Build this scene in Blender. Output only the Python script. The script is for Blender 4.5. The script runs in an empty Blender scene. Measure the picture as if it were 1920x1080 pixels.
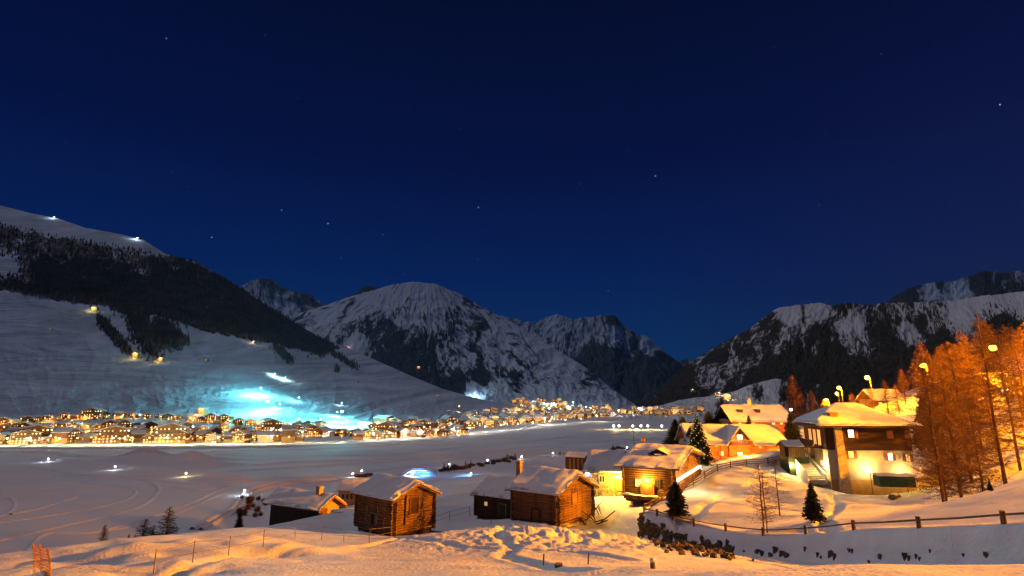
import bpy, bmesh, math, random
import numpy as np
from mathutils import Vector, Matrix
from mathutils.bvhtree import BVHTree
R = random.Random(7)
NR = np.random.RandomState(11)
PI = math.pi
import time as _t; _T0 = _t.time()
C = bpy.context.scene.collection
sc = bpy.context.scene

# ------------------------------------------------------------------ camera
CAMZ = 40.0
FPX = 1000.0                     # focal length in photograph pixels (1920 wide)
TH = math.atan(215.0 / FPX)      # tilted up
cam = bpy.data.cameras.new('camera')
cam.sensor_width = 36.0
cam.lens = 36.0 * FPX / 1920.0
cam.clip_start = 0.5
cam.clip_end = 90000.0
camo = bpy.data.objects.new('camera', cam)
C.objects.link(camo)
camo.location = (0, 0, CAMZ)
camo.rotation_euler = (PI / 2 + TH, 0, 0)
sc.camera = camo
# ------------------------------------------------------------------ sky, moon, exposure
world = bpy.data.worlds.new('World')
sc.world = world
world.use_nodes = True
wn, wl = world.node_tree.nodes, world.node_tree.links
bg = wn['Background']
tc = wn.new('ShaderNodeTexCoord')
sx = wn.new('ShaderNodeSeparateXYZ')
wl.new(tc.outputs['Generated'], sx.inputs[0])
mr = wn.new('ShaderNodeMapRange')
mr.inputs['From Min'].default_value = 0.0
mr.inputs['From Max'].default_value = 0.75
wl.new(sx.outputs['Z'], mr.inputs['Value'])
rp = wn.new('ShaderNodeValToRGB')
e = rp.color_ramp.elements
e[0].position = 0.0; e[0].color = (0.0010, 0.036, 0.130, 1)
e[1].position = 1.0; e[1].color = (0.0002, 0.0008, 0.013, 1)
for p, c in ((0.12, (0.0008, 0.026, 0.118)), (0.30, (0.0002, 0.0110, 0.094)), (0.55, (0.0002, 0.0030, 0.047))):
    k = e.new(p); k.color = (*c, 1)
wl.new(mr.outputs['Result'], rp.inputs[0])
mrx = wn.new('ShaderNodeMapRange')            # town glow warms the sky low on the right hand side
mrx.inputs['From Min'].default_value = 0.25
mrx.inputs['From Max'].default_value = 0.85
wl.new(sx.outputs['X'], mrx.inputs['Value'])
mxz = wn.new('ShaderNodeMapRange')
mxz.inputs['From Min'].default_value = 0.55
mxz.inputs['From Max'].default_value = 0.05
wl.new(sx.outputs['Z'], mxz.inputs['Value'])
mm = wn.new('ShaderNodeMath'); mm.operation = 'MULTIPLY'
wl.new(mrx.outputs['Result'], mm.inputs[0]); wl.new(mxz.outputs['Result'], mm.inputs[1])
mix = wn.new('ShaderNodeMix'); mix.data_type = 'RGBA'
wl.new(mm.outputs[0], mix.inputs['Factor'])
wl.new(rp.outputs[0], mix.inputs['A'])
mix.inputs['B'].default_value = (0.0060, 0.0050, 0.044, 1)
wl.new(mix.outputs['Result'], bg.inputs['Color'])
bg.inputs['Strength'].default_value = 1.0

moon = bpy.data.lights.new('moon', 'SUN')
moon.energy = 0.54
moon.angle = math.radians(2.0)
moon.color = (0.98, 0.86, 0.90)
moono = bpy.data.objects.new('moon', moon)
C.objects.link(moono)
moono.rotation_euler = Vector((-0.45, 0.30, 0.84)).to_track_quat('Z', 'Y').to_euler()
sc.view_settings.view_transform = 'Standard'
sc.view_settings.look = 'None'
sc.view_settings.exposure = 0.0
sc.view_settings.gamma = 1.0
sc.view_settings.use_curve_mapping = False
sc.render.engine = 'CYCLES'
sc.cycles.use_denoising = True
sc.cycles.max_bounces = 5
sc.cycles.diffuse_bounces = 3
sc.cycles.volume_bounces = 0
sc.cycles.use_light_tree = True
sc.cycles.sample_clamp_indirect = 4.0
sc.cycles.transparent_max_bounces = 6

# ------------------------------------------------------------------ projection helpers
cT, sT = math.cos(TH), math.sin(TH)
def ray(px, py):
    xv = (px - 960.0) / FPX; yv = (540.0 - py) / FPX
    Y = cT - yv * sT; Z = sT + yv * cT
    return xv / Y, Z / Y
def P(px, py, D):
    a, b = ray(px, py)
    return Vector((a * D, D, CAMZ + b * D))
def floorD(py, z=0.0):
    return (z - CAMZ) / ray(0, py)[1]

# ------------------------------------------------------------------ noise (numpy)
def _h(ix, iy, seed):
    n = (ix.astype(np.int64) * 374761393 + iy.astype(np.int64) * 668265263 + seed * 974634777) & 0x7fffffff
    n = ((n ^ (n >> 13)) * 1274126177) & 0x7fffffff
    n = (n ^ (n >> 16)) & 0xffff
    return n / 65535.0
def vnoise(x, y, seed=0):
    x = np.asarray(x, float); y = np.asarray(y, float)
    ix = np.floor(x); iy = np.floor(y)
    fx = x - ix; fy = y - iy
    fx = fx * fx * fx * (fx * (fx * 6 - 15) + 10); fy = fy * fy * fy * (fy * (fy * 6 - 15) + 10)
    a = _h(ix, iy, seed); b = _h(ix + 1, iy, seed); c = _h(ix, iy + 1, seed); d = _h(ix + 1, iy + 1, seed)
    return (a + (b - a) * fx) * (1 - fy) + (c + (d - c) * fx) * fy
def fbm(x, y, seed=0, oct=5, gain=0.5):
    s = 0.0; a = 1.0; t = 0.0
    for k in range(oct):
        s = s + a * (vnoise(x, y, seed + k) * 2 - 1); t += a
        x = x * 2.03 + 17.1; y = y * 2.03 - 9.7; a *= gain
    return s / t
def ridged(x, y, seed=0, oct=5, gain=0.55):
    s = 0.0; a = 1.0; t = 0.0
    for k in range(oct):
        s = s + a * (1 - 2 * np.abs(vnoise(x, y, seed + k) - 0.5) * 2 * 0.5 * 2); t += a
        x = x * 2.1 + 31.1; y = y * 2.1 - 5.7; a *= gain
    return s / t
def sstep(a, b, x):
    t = np.clip((x - a) / (b - a), 0, 1)
    return t * t * (3 - 2 * t)

# ------------------------------------------------------------------ materials
MATS = {}
def base_mat(name):
    m = bpy.data.materials.new(name); m.use_nodes = True
    MATS[name] = m
    return m, m.node_tree.nodes, m.node_tree.links, m.node_tree.nodes['Principled BSDF']
def mat(name, col, rough=0.8, var=0.25, scale=3.0, bump=0.2, metal=0.0, coords='Object', stretch=(1, 1, 1), dist=0.03):
    m, n, l, b = base_mat(name)
    b.inputs['Roughness'].default_value = rough
    b.inputs['Metallic'].default_value = metal
    b.inputs['Specular IOR Level'].default_value = 0.25
    t = n.new('ShaderNodeTexCoord'); mp = n.new('ShaderNodeMapping')
    mp.inputs['Scale'].default_value = stretch
    l.new(t.outputs[coords], mp.inputs[0])
    nz = n.new('ShaderNodeTexNoise'); nz.inputs['Scale'].default_value = scale; nz.inputs['Detail'].default_value = 6
    l.new(mp.outputs[0], nz.inputs['Vector'])
    r = n.new('ShaderNodeValToRGB')
    r.color_ramp.elements[0].position = 0.3; r.color_ramp.elements[1].position = 0.7
    r.color_ramp.elements[0].color = tuple(c * (1 - var) for c in col) + (1,)
    r.color_ramp.elements[1].color = tuple(min(1, c * (1 + var)) for c in col) + (1,)
    l.new(nz.outputs['Fac'], r.inputs[0]); l.new(r.outputs[0], b.inputs['Base Color'])
    if bump:
        bp = n.new('ShaderNodeBump'); bp.inputs['Strength'].default_value = bump; bp.inputs['Distance'].default_value = dist
        l.new(nz.outputs['Fac'], bp.inputs['Height']); l.new(bp.outputs[0], b.inputs['Normal'])
    return m
def emit(name, col, s, base=(0.5, 0.5, 0.5), vary=0.0):
    m, n, l, b = base_mat(name)
    b.inputs['Base Color'].default_value = (*base, 1)
    b.inputs['Emission Color'].default_value = (*col, 1)
    b.inputs['Emission Strength'].default_value = s
    if vary:
        oi = n.new('ShaderNodeObjectInfo')
        mrr = n.new('ShaderNodeMapRange')
        mrr.inputs['To Min'].default_value = s * (1 - vary); mrr.inputs['To Max'].default_value = s * (1 + vary)
        l.new(oi.outputs['Random'], mrr.inputs['Value']); l.new(mrr.outputs['Result'], b.inputs['Emission Strength'])
    return m

def snow_mat(name, col=(0.80, 0.81, 0.83), big=0.35, small=3.0, strength=0.5, dist=0.12):
    m, n, l, b = base_mat(name)
    b.inputs['Roughness'].default_value = 0.75
    b.inputs['Specular IOR Level'].default_value = 0.2
    t = n.new('ShaderNodeTexCoord')
    n1 = n.new('ShaderNodeTexNoise'); n1.inputs['Scale'].default_value = big; n1.inputs['Detail'].default_value = 8
    n2 = n.new('ShaderNodeTexNoise'); n2.inputs['Scale'].default_value = small; n2.inputs['Detail'].default_value = 4
    mp = n.new('ShaderNodeMapping'); mp.inputs['Scale'].default_value = (0.35, 1.0, 1.0); mp.inputs['Rotation'].default_value = (0, 0, 0.5)
    l.new(t.outputs['Object'], mp.inputs[0]); l.new(mp.outputs[0], n1.inputs['Vector']); l.new(t.outputs['Object'], n2.inputs['Vector'])
    ad = n.new('ShaderNodeMath'); ad.operation = 'MULTIPLY_ADD'; ad.inputs[1].default_value = 0.25
    l.new(n2.outputs['Fac'], ad.inputs[0]); l.new(n1.outputs['Fac'], ad.inputs[2])
    bp = n.new('ShaderNodeBump'); bp.inputs['Strength'].default_value = strength; bp.inputs['Distance'].default_value = dist
    l.new(ad.outputs[0], bp.inputs['Height']); l.new(bp.outputs[0], b.inputs['Normal'])
    r = n.new('ShaderNodeValToRGB')
    r.color_ramp.elements[0].position = 0.35; r.color_ramp.elements[1].position = 0.65
    r.color_ramp.elements[0].color = tuple(c * 0.90 for c in col) + (1,)
    r.color_ramp.elements[1].color = (*col, 1)
    l.new(n1.outputs['Fac'], r.inputs[0]); l.new(r.outputs[0], b.inputs['Base Color'])
    return m
snow_mat('snow', small=6.0, strength=0.75, dist=0.30)
snow_mat('valley_snow', big=0.03, small=0.25, strength=0.25, dist=0.6)
snow_mat('roof_snow', small=2.0, big=0.8, strength=0.35, dist=0.06)
snow_mat('packed_snow', col=(0.66, 0.66, 0.68), big=0.1, small=0.8)
snow_mat('piste_snow', col=(0.8, 0.82, 0.84), big=0.02, small=0.1, dist=2.0)

def mountain_mat(name, darkcol, snowcol=(0.74, 0.77, 0.80), su=90, sv=14, k=1.3, fine=260, soft=0.10, bumpd=6.0, bands=None):
    """snow and bare ground / wood told apart by the mesh attribute 'dark' broken up by noise running down the fall line"""
    m, n, l, b = base_mat(name)
    b.inputs['Roughness'].default_value = 0.85
    b.inputs['Specular IOR Level'].default_value = 0.1
    uv = n.new('ShaderNodeUVMap'); uv.uv_map = 'fall'
    at = n.new('ShaderNodeAttribute'); at.attribute_name = 'dark'
    mp = n.new('ShaderNodeMapping'); mp.inputs['Scale'].default_value = (su, sv, 1)
    mp.inputs['Rotation'].default_value = (0, 0, 0)
    l.new(uv.outputs[0], mp.inputs[0])
    n1 = n.new('ShaderNodeTexNoise'); n1.inputs['Scale'].default_value = 1.0; n1.inputs['Detail'].default_value = 9; n1.inputs['Roughness'].default_value = 0.62
    n1.inputs['Distortion'].default_value = 0.9
    l.new(mp.outputs[0], n1.inputs['Vector'])
    mp2 = n.new('ShaderNodeMapping'); mp2.inputs['Scale'].default_value = (fine, fine * 0.55, 1)
    l.new(uv.outputs[0], mp2.inputs[0])
    n2 = n.new('ShaderNodeTexNoise'); n2.inputs['Scale'].default_value = 1.0; n2.inputs['Detail'].default_value = 5
    l.new(mp2.outputs[0], n2.inputs['Vector'])
    def math_(op, a, bb, c=None):
        q = n.new('ShaderNodeMath'); q.operation = op
        for i, v in enumerate((a, bb, c)):
            if v is None: continue
            if isinstance(v, (int, float)): q.inputs[i].default_value = v
            else: l.new(v, q.inputs[i])
        return q.outputs[0]
    s = math_('MULTIPLY_ADD', n1.outputs['Fac'], k * 1.5, -k * 0.75)
    s2 = math_('MULTIPLY_ADD', n2.outputs['Fac'], k * 0.7, -k * 0.35)
    f = math_('ADD', math_('ADD', at.outputs['Fac'], s), s2)
    mrr = n.new('ShaderNodeMapRange'); mrr.interpolation_type = 'SMOOTHSTEP'
    mrr.inputs['From Min'].default_value = 0.5 - soft; mrr.inputs['From Max'].default_value = 0.5 + soft
    l.new(f, mrr.inputs['Value'])
    cr = n.new('ShaderNodeValToRGB')
    cr.color_ramp.elements[0].position = 0.35; cr.color_ramp.elements[1].position = 0.7
    cr.color_ramp.elements[0].color = (*[c * 0.6 for c in darkcol], 1); cr.color_ramp.elements[1].color = (*[c * 1.5 for c in darkcol], 1)
    l.new(n2.outputs['Fac'], cr.inputs[0])
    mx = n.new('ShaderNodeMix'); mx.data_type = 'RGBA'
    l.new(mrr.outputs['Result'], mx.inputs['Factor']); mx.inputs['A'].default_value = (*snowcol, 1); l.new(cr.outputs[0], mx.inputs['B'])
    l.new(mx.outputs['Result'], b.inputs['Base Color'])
    bp = n.new('ShaderNodeBump'); bp.inputs['Strength'].default_value = 0.8; bp.inputs['Distance'].default_value = bumpd
    l.new(f, bp.inputs['Height']); l.new(bp.outputs[0], b.inputs['Normal'])
    if bands:        # wind crusts, ski runs and terraces crossing the slope
        m3 = n.new('ShaderNodeMapping'); m3.inputs['Scale'].default_value = (bands[0], bands[1], 1); m3.inputs['Rotation'].default_value = (0, 0, 0.12)
        l.new(uv.outputs[0], m3.inputs[0])
        n3 = n.new('ShaderNodeTexNoise'); n3.inputs['Scale'].default_value = 1.0; n3.inputs['Detail'].default_value = 8; n3.inputs['Distortion'].default_value = 2.2; n3.inputs['Roughness'].default_value = .6
        l.new(m3.outputs[0], n3.inputs['Vector'])
        b2 = n.new('ShaderNodeBump'); b2.inputs['Strength'].default_value = 1.0; b2.inputs['Distance'].default_value = bands[2]
        l.new(n3.outputs['Fac'], b2.inputs['Height']); l.new(b2.outputs[0], bp.inputs['Normal'])
        c3 = n.new('ShaderNodeMapRange'); c3.inputs['From Min'].default_value = .35; c3.inputs['From Max'].default_value = .65; c3.inputs['To Min'].default_value = .60
        l.new(n3.outputs['Fac'], c3.inputs['Value'])
        mu = n.new('ShaderNodeMix'); mu.data_type = 'RGBA'; mu.blend_type = 'MULTIPLY'; mu.inputs['Factor'].default_value = 1
        l.new(mx.outputs['Result'], mu.inputs['A']); l.new(c3.outputs['Result'], mu.inputs['B']); l.new(mu.outputs['Result'], b.inputs['Base Color'])
    return m
mountain_mat('near_mountain', (0.06, 0.042, 0.034), (0.62, 0.77, 0.92), su=38, sv=45, k=1.0, fine=300, soft=0.14, bumpd=.5, bands=(5, 32, 16))  # blue night tone of the slope put into the snow colour
mountain_mat('centre_mountain', (0.028, 0.040, 0.055), (0.60, 0.73, 0.86), su=34, sv=24, k=1.25, fine=210, soft=0.13, bumpd=10)  # snow colour carries the blue of the night air
mountain_mat('far_rock', (0.045, 0.06, 0.08), (0.56, 0.72, 0.88), su=55, sv=34, k=1.1, fine=190, soft=0.18, bumpd=30)  # distance haze painted in as bluer snow
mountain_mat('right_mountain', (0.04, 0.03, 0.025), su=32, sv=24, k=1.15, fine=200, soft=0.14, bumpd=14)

mat('old_log', (0.20, 0.105, 0.05), 0.85, 0.5, 1.6, 0.6, stretch=(6, 6, 1))
mat('dark_log', (0.085, 0.05, 0.03), 0.85, 0.5, 1.6, 0.6, stretch=(6, 6, 1))
mat('core_wood', (0.035, 0.022, 0.014), 0.9, 0.3, 4, 0.2)
mat('plank', (0.16, 0.08, 0.035), 0.8, 0.4, 2, 0.3, stretch=(1, 1, 0.2))
mat('pale_stone', (0.46, 0.39, 0.28), 0.9, 0.35, 4.0, 0.7)
mat('grey_plank', (0.26, 0.21, 0.16), 0.85, 0.3, 2, 0.3, stretch=(1, 1, 0.2))
mat('dark_plank', (0.05, 0.022, 0.013), 0.75, 0.35, 2.5, 0.3, stretch=(1, 1, 8))
mat('red_wood', (0.42, 0.13, 0.045), 0.7, 0.3, 2, 0.2, stretch=(1, 1, 5))
mat('shutter_wood', (0.28, 0.12, 0.045), 0.7, 0.2, 3, 0.2)
mat('cream_plaster', (0.62, 0.54, 0.42), 0.9, 0.10, 1.5, 0.15)
mat('ochre_plaster', (0.60, 0.36, 0.13), 0.9, 0.15, 1.5, 0.15)
mat('orange_plaster', (0.62, 0.27, 0.09), 0.9, 0.15, 1.5, 0.15)
mat('brick_chimney', (0.40, 0.22, 0.12), 0.9, 0.3, 8, 0.4)
mat('fence_wood', (0.17, 0.11, 0.065), 0.85, 0.35, 6, 0.4)
mat('post_wood', (0.22, 0.17, 0.09), 0.85, 0.35, 6, 0.4)
mat('metal', (0.25, 0.25, 0.26), 0.5, 0.1, 4, 0, metal=0.6)
mat('dark_metal', (0.06, 0.06, 0.065), 0.5, 0.1, 4, 0, metal=0.4)
mat('green_metal', (0.035, 0.10, 0.065), 0.55, 0.25, 2, 0.1)
mat('dark_green', (0.03, 0.05, 0.035), 0.7, 0.3, 2, 0.1)
mat('red_plastic', (0.6, 0.04, 0.02), 0.5, 0.1, 3, 0)
mat('white_paint', (0.75, 0.74, 0.7), 0.6, 0.06, 3, 0)
mat('net', (0.45, 0.22, 0.08), 0.8, 0.2, 20, 0)
mat('rope', (0.45, 0.36, 0.22), 0.8, 0.1, 5, 0)
mat('bark', (0.10, 0.055, 0.03), 0.9, 0.35, 5, 0.5, stretch=(1, 1, 0.3))
mat('larch_twig', (0.155, 0.075, 0.028), 0.9, 0.35, 1.5, 0)
mat('spruce_needle', (0.045, 0.055, 0.022), 0.85, 0.5, 1.2, 0)
mat('bush_twig', (0.12, 0.075, 0.045), 0.9, 0.4, 1.2, 0)
mat('forest_brown', (0.15, 0.085, 0.06), 0.95, 0.5, 0.02, 0)
mat('rock', (0.13, 0.10, 0.055), 0.9, 0.45, 2.5, 0.7, dist=0.1)
mat('asphalt', (0.25, 0.24, 0.23), 0.8, 0.3, 0.2, 0.2)
mat('wall_a', (0.19, 0.10, 0.05), 0.85, 0.3, 0.6, 0)
mat('wall_b', (0.42, 0.31, 0.19), 0.9, 0.15, 0.4, 0)
mat('wall_c', (0.50, 0.29, 0.12), 0.9, 0.2, 0.4, 0)
mat('wall_d', (0.10, 0.06, 0.04), 0.85, 0.3, 0.6, 0)
mat('ice', (0.45, 0.62, 0.75), 0.25, 0.1, 0.6, 0.1)
m, n, l, b = base_mat('stone_wall')      # rubble stone of the cottage
b.inputs['Roughness'].default_value = 0.9
t = n.new('ShaderNodeTexCoord')
v = n.new('ShaderNodeTexVoronoi'); v.inputs['Scale'].default_value = 3.6
l.new(t.outputs['Object'], v.inputs['Vector'])
v2 = n.new('ShaderNodeTexVoronoi'); v2.inputs['Scale'].default_value = 3.6; v2.feature = 'DISTANCE_TO_EDGE'
l.new(t.outputs['Object'], v2.inputs['Vector'])
hsv = n.new('ShaderNodeSeparateColor'); l.new(v.outputs['Color'], hsv.inputs[0])
r1 = n.new('ShaderNodeValToRGB'); r1.color_ramp.elements[0].color = (0.16, 0.13, 0.09, 1); r1.color_ramp.elements[1].color = (0.52, 0.45, 0.34, 1)
l.new(hsv.outputs[0], r1.inputs[0])
r2 = n.new('ShaderNodeMapRange'); r2.inputs['From Max'].default_value = 0.08
l.new(v2.outputs['Distance'], r2.inputs['Value'])
mx = n.new('ShaderNodeMix'); mx.data_type = 'RGBA'; l.new(r2.outputs['Result'], mx.inputs['Factor'])
mx.inputs['A'].default_value = (0.10, 0.085, 0.06, 1); l.new(r1.outputs[0], mx.inputs['B'])
l.new(mx.outputs['Result'], b.inputs['Base Color'])
bp = n.new('ShaderNodeBump'); bp.inputs['Distance'].default_value = 0.08; bp.inputs['Strength'].default_value = 0.9
l.new(r2.outputs['Result'], bp.inputs['Height']); l.new(bp.outputs[0], b.inputs['Normal'])
m, n, l, b = base_mat('glass')
b.inputs['Base Color'].default_value = (0.04, 0.05, 0.06, 1); b.inputs['Roughness'].default_value = 0.1
emit('lit_warm', (1.0, 0.50, 0.12), 2.8, vary=0.6)
emit('lit_white', (1.0, 0.80, 0.42), 4.0, vary=0.5)
emit('lit_orange', (1.0, 0.38, 0.07), 2.2, vary=0.5)
emit('lit_dim', (0.9, 0.55, 0.2), 0.55)
emit('bulb_sodium', (1.0, 0.50, 0.06), 14)
emit('bulb_amber', (1.0, 0.48, 0.07), 7)
emit('bulb_yellow', (1.0, 0.75, 0.30), 30)
emit('bulb_white', (0.85, 0.90, 1.0), 40)
emit('bulb_cyan', (0.45, 1.0, 1.0), 60)
emit('bulb_red', (1.0, 0.12, 0.08), 12)
emit('bulb_blue', (0.15, 0.35, 1.0), 14)
emit('star_glow', (0.75, 0.85, 1.0), 0.6)
emit('glow_speck', (1.0, 0.72, 0.22), 1.0)  # glowing specks stand in for light caught on a snowy tree

# ------------------------------------------------------------------ mesh helpers
def mesh_np(name, verts, faces, mats=None, smooth=False, fmat=None):
    """verts (n,3) array, faces (m,k) array with k = 3 or 4"""
    verts = np.asarray(verts, np.float32); faces = np.asarray(faces, np.int32)
    me = bpy.data.meshes.new(name)
    me.vertices.add(len(verts)); me.vertices.foreach_set('co', verts.ravel())
    k = faces.shape[1]
    me.loops.add(faces.size); me.loops.foreach_set('vertex_index', faces.ravel())
    me.polygons.add(len(faces))
    me.polygons.foreach_set('loop_start', np.arange(0, faces.size, k, dtype=np.int32))
    me.polygons.foreach_set('loop_total', np.full(len(faces), k, np.int32))
    for mm_ in (mats or []): me.materials.append(MATS[mm_])
    if fmat is not None: me.polygons.foreach_set('material_index', np.asarray(fmat, np.int32))
    me.update(calc_edges=True)
    me.polygons.foreach_set('use_smooth', np.full(len(faces), bool(smooth)))
    return me
def grid_faces(nr, nc, flip=False):
    i = np.arange(nr - 1)[:, None] * nc + np.arange(nc - 1)[None, :]
    f = np.stack([i, i + 1, i + nc + 1, i + nc], -1).reshape(-1, 4)
    return f[:, ::-1] if flip else f
class MB:
    def __init__(s): s.v = []; s.f = []; s.m = []
    def add(s, vs, fs, mi=0):
        o = len(s.v); s.v += [tuple(p) for p in vs]; s.f += [tuple(o + i for i in f) for f in fs]; s.m += [mi] * len(fs)
        return s
    def box(s, x0, x1, y0, y1, z0, z1, mi=0):
        return s.add([(x, y, z) for z in (z0, z1) for y in (y0, y1) for x in (x0, x1)],
              [(0, 2, 3, 1), (4, 5, 7, 6), (0, 1, 5, 4), (2, 6, 7, 3), (0, 4, 6, 2), (1, 3, 7, 5)], mi)
    def tube(s, pts, rad, n=6, mi=0, caps=True):
        pts = [Vector(p) for p in pts]
        if not isinstance(rad, (list, tuple)): rad = [rad] * len(pts)
        o = len(s.v); 
        for i, p in enumerate(pts):
            d = (pts[min(i + 1, len(pts) - 1)] - pts[max(i - 1, 0)]).normalized()
            u = d.orthogonal().normalized() if abs(d.z) > 0.9 else d.cross(Vector((0, 0, 1))).normalized()
            w = d.cross(u)
            for k in range(n):
                a = 2 * PI * k / n
                s.v.append(tuple(p + (u * math.cos(a) + w * math.sin(a)) * rad[i]))
        for i in range(len(pts) - 1):
            for k in range(n):
                a = o + i * n + k; b_ = o + i * n + (k + 1) % n
                s.f.append((a, b_, b_ + n, a + n)); s.m.append(mi)
        if caps:
            s.f.append(tuple(o + k for k in range(n))[::-1]); s.m.append(mi)
            s.f.append(tuple(o + (len(pts) - 1) * n + k for k in range(n))); s.m.append(mi)
        return s
    def ball(s, c, r, n=8, mi=0, sq=(1, 1, 1)):
        o = len(s.v); c = Vector(c); rings = max(3, n // 2)
        for i in range(rings + 1):
            t = PI * i / rings
            for k in range(n):
                a = 2 * PI * k / n
                s.v.append((c.x + r * sq[0] * math.sin(t) * math.cos(a), c.y + r * sq[1] * math.sin(t) * math.sin(a), c.z + r * sq[2] * math.cos(t)))
        for i in range(rings):
            for k in range(n):
                a = o + i * n + k; b_ = o + i * n + (k + 1) % n
                s.f.append((a, a + n, b_ + n, b_)); s.m.append(mi)
        return s
    def mesh(s, name, mats, smooth=False):
        me = bpy.data.meshes.new(name); me.from_pydata(s.v, [], s.f)
        for q in (mats if isinstance(mats, (list, tuple)) else [mats]): me.materials.append(MATS[q])
        me.polygons.foreach_set('material_index', s.m)
        me.polygons.foreach_set('use_smooth', [smooth] * len(s.f)); me.update()
        return me
def link(name, me, parent=None, loc=(0, 0, 0), rz=0.0, scale=None, **kw):
    o = bpy.data.objects.new(name, me); C.objects.link(o)
    o.location = loc; o.rotation_euler = (0, 0, rz)
    if scale is not None: o.scale = scale if hasattr(scale, '__len__') else (scale,) * 3
    if parent: o.parent = parent
    for k, v_ in kw.items():
        if v_: o[k] = v_
    return o
def thing(name, label, cat, loc=(0, 0, 0), rz=0.0, group=None, me=None, scale=None):
    return link(name, me, None, loc, rz, scale, label=label, category=cat, group=group)
def structure(name, me): return link(name, me, None, kind='structure')
def copy_tree(o, parent=None):
    c = o.copy(); C.objects.link(c)
    if parent: c.parent = parent
    for ch in list(o.children): copy_tree(ch, c)
    return c
def light(loc, col, energy, rad=0.3, name='lamp_light', parent=None, kind='POINT', aim=None, size=None):
    ld = bpy.data.lights.new(name, kind); ld.color = col; ld.energy = energy
    ld.shadow_soft_size = rad
    o = bpy.data.objects.new(name, ld); C.objects.link(o); o.location = loc
    if aim is not None:
        o.rotation_euler = (Vector(loc) - Vector(aim)).to_track_quat('Z', 'Y').to_euler()
        ld.spot_size = size; ld.spot_blend = 0.7
    if parent: o.parent = parent
    return o
SOD = (1.0, 0.315, 0.0)

# ------------------------------------------------------------------ near terrain
def tps_fit(pts):
    p = np.array(pts, float); X = p[:, :2] / 50.0; z = p[:, 2]; N = len(p)
    d = np.linalg.norm(X[:, None] - X[None], axis=2)
    K = np.where(d > 0, d * d * np.log(d + 1e-12), 0) + np.eye(N) * 2e-4
    A = np.zeros((N + 3, N + 3)); A[:N, :N] = K; A[:N, N] = 1; A[:N, N + 1:] = X; A[N, :N] = 1; A[N + 1:, :N] = X.T
    return X, np.linalg.solve(A, np.concatenate([z, [0, 0, 0]]))
def tps_eval(fit, x, y):
    X, w = fit; N = len(X); out = np.full(x.shape, w[N]) + w[N + 1] * x / 50.0 + w[N + 2] * y / 50.0
    for i in range(N):
        d2 = (x / 50.0 - X[i, 0]) ** 2 + (y / 50.0 - X[i, 1]) ** 2
        out += w[i] * 0.5 * d2 * np.log(d2 + 1e-12)
    return out
def pt(px, py, D):
    q = P(px, py, D); return (q.x, q.y, q.z)
def wp(px, D, z):     # column px, depth D, height z
    return (ray(px, 900)[0] * D, D, z)
shared = [(81, 90, 41), (88.6, 115, 40), (93, 140, 38), (107, 175, 36), (123, 210, 33), (70, 62, 41), (58, 35, 40), (100, 60, 48), (130, 90, 54),
          (150, 150, 54), (190, 210, 52), (60, 0, 39), (95, 10, 44), (60, 15, 39.5),
          wp(1450, 130, 31), wp(1450, 200, 26), wp(1300, 150, 27), wp(1250, 220, 12), wp(1250, 330, 0), wp(1450, 300, 18), wp(1350, 420, 2),
          wp(1600, 280, 32), wp(1600, 420, 30), wp(1900, 420, 60), wp(1450, 450, 8), wp(1900, 250, 58), wp(1400, 112, 31.8)]
low = [wp(-500, 22, 33.5), wp(-500, 60, 16), wp(-500, 110, 3), wp(-500, 160, 0), pt(-150, 1085, 24), pt(0, 1083, 24), pt(0, 1060, 31), wp(0, 62, 17), wp(0, 110, 3), wp(0, 150, 0),
       pt(200, 1080, 23), pt(120, 1040, 35), pt(210, 1012, 42), wp(200, 76, 16), wp(200, 128, 2), wp(200, 165, 0),
       pt(400, 1079, 21), pt(400, 1030, 35), pt(400, 993, 55), wp(400, 88, 15), wp(400, 140, 1.5), wp(400, 190, 0),
       pt(560, 1079, 20), pt(560, 1020, 40), pt(520, 985, 72), pt(600, 968, 76), pt(640, 962, 78), wp(540, 110, 13), wp(540, 165, 1), wp(540, 210, 0), wp(660, 130, 17), wp(660, 180, 6), wp(660, 240, 0),
       pt(740, 1079, 19), pt(740, 1030, 38), pt(738, 1003, 54), pt(668, 992, 58), pt(812, 988, 60), wp(740, 90, 25), wp(740, 140, 16), wp(740, 220, 1),
       pt(850, 1079, 19), pt(850, 1000, 45), pt(850, 960, 65), pt(850, 925, 105), pt(850, 897, 185), wp(850, 270, 2), wp(850, 340, 0),
       pt(960, 1079, 18), pt(1000, 1020, 38), pt(1045, 987, 55), pt(960, 972, 60), pt(890, 968, 64), wp(960, 110, 25.5), wp(1000, 200, 15), wp(1000, 300, 2), wp(1000, 400, 0),
       pt(1100, 1079, 17), pt(1100, 1020, 38), pt(1120, 975, 58), pt(1150, 940, 64), pt(1180, 928, 66), pt(1250, 932, 62), pt(1283, 934, 61), wp(1200, 85, 29), wp(1150, 120, 26), wp(1130, 160, 21), wp(1130, 260, 8), wp(1130, 360, 0),
       pt(1200, 1085, 14), pt(1200, 1060, 19), pt(1180, 1030, 34), pt(1200, 1012, 47), pt(1210, 1013, 52),
       pt(1350, 1073, 14), pt(1560, 1063, 14), pt(1750, 1068, 13), pt(1940, 1068, 13), pt(1450, 1080, 15), wp(1350, 22, 33.6), wp(1560, 20, 34.4), wp(1800, 17.5, 35.0),
       pt(1300, 1031, 48), pt(1450, 1046, 40), pt(1600, 1059, 33), pt(1750, 1063, 27), pt(1920, 1065, 23), pt(2100, 1062, 20),
       wp(300, 8, 37), wp(960, 8, 37), wp(1600, 7, 37.2), wp(960, 3, 38.2), wp(1900, 6, 37.3), wp(0, 8, 36.6)]
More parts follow.
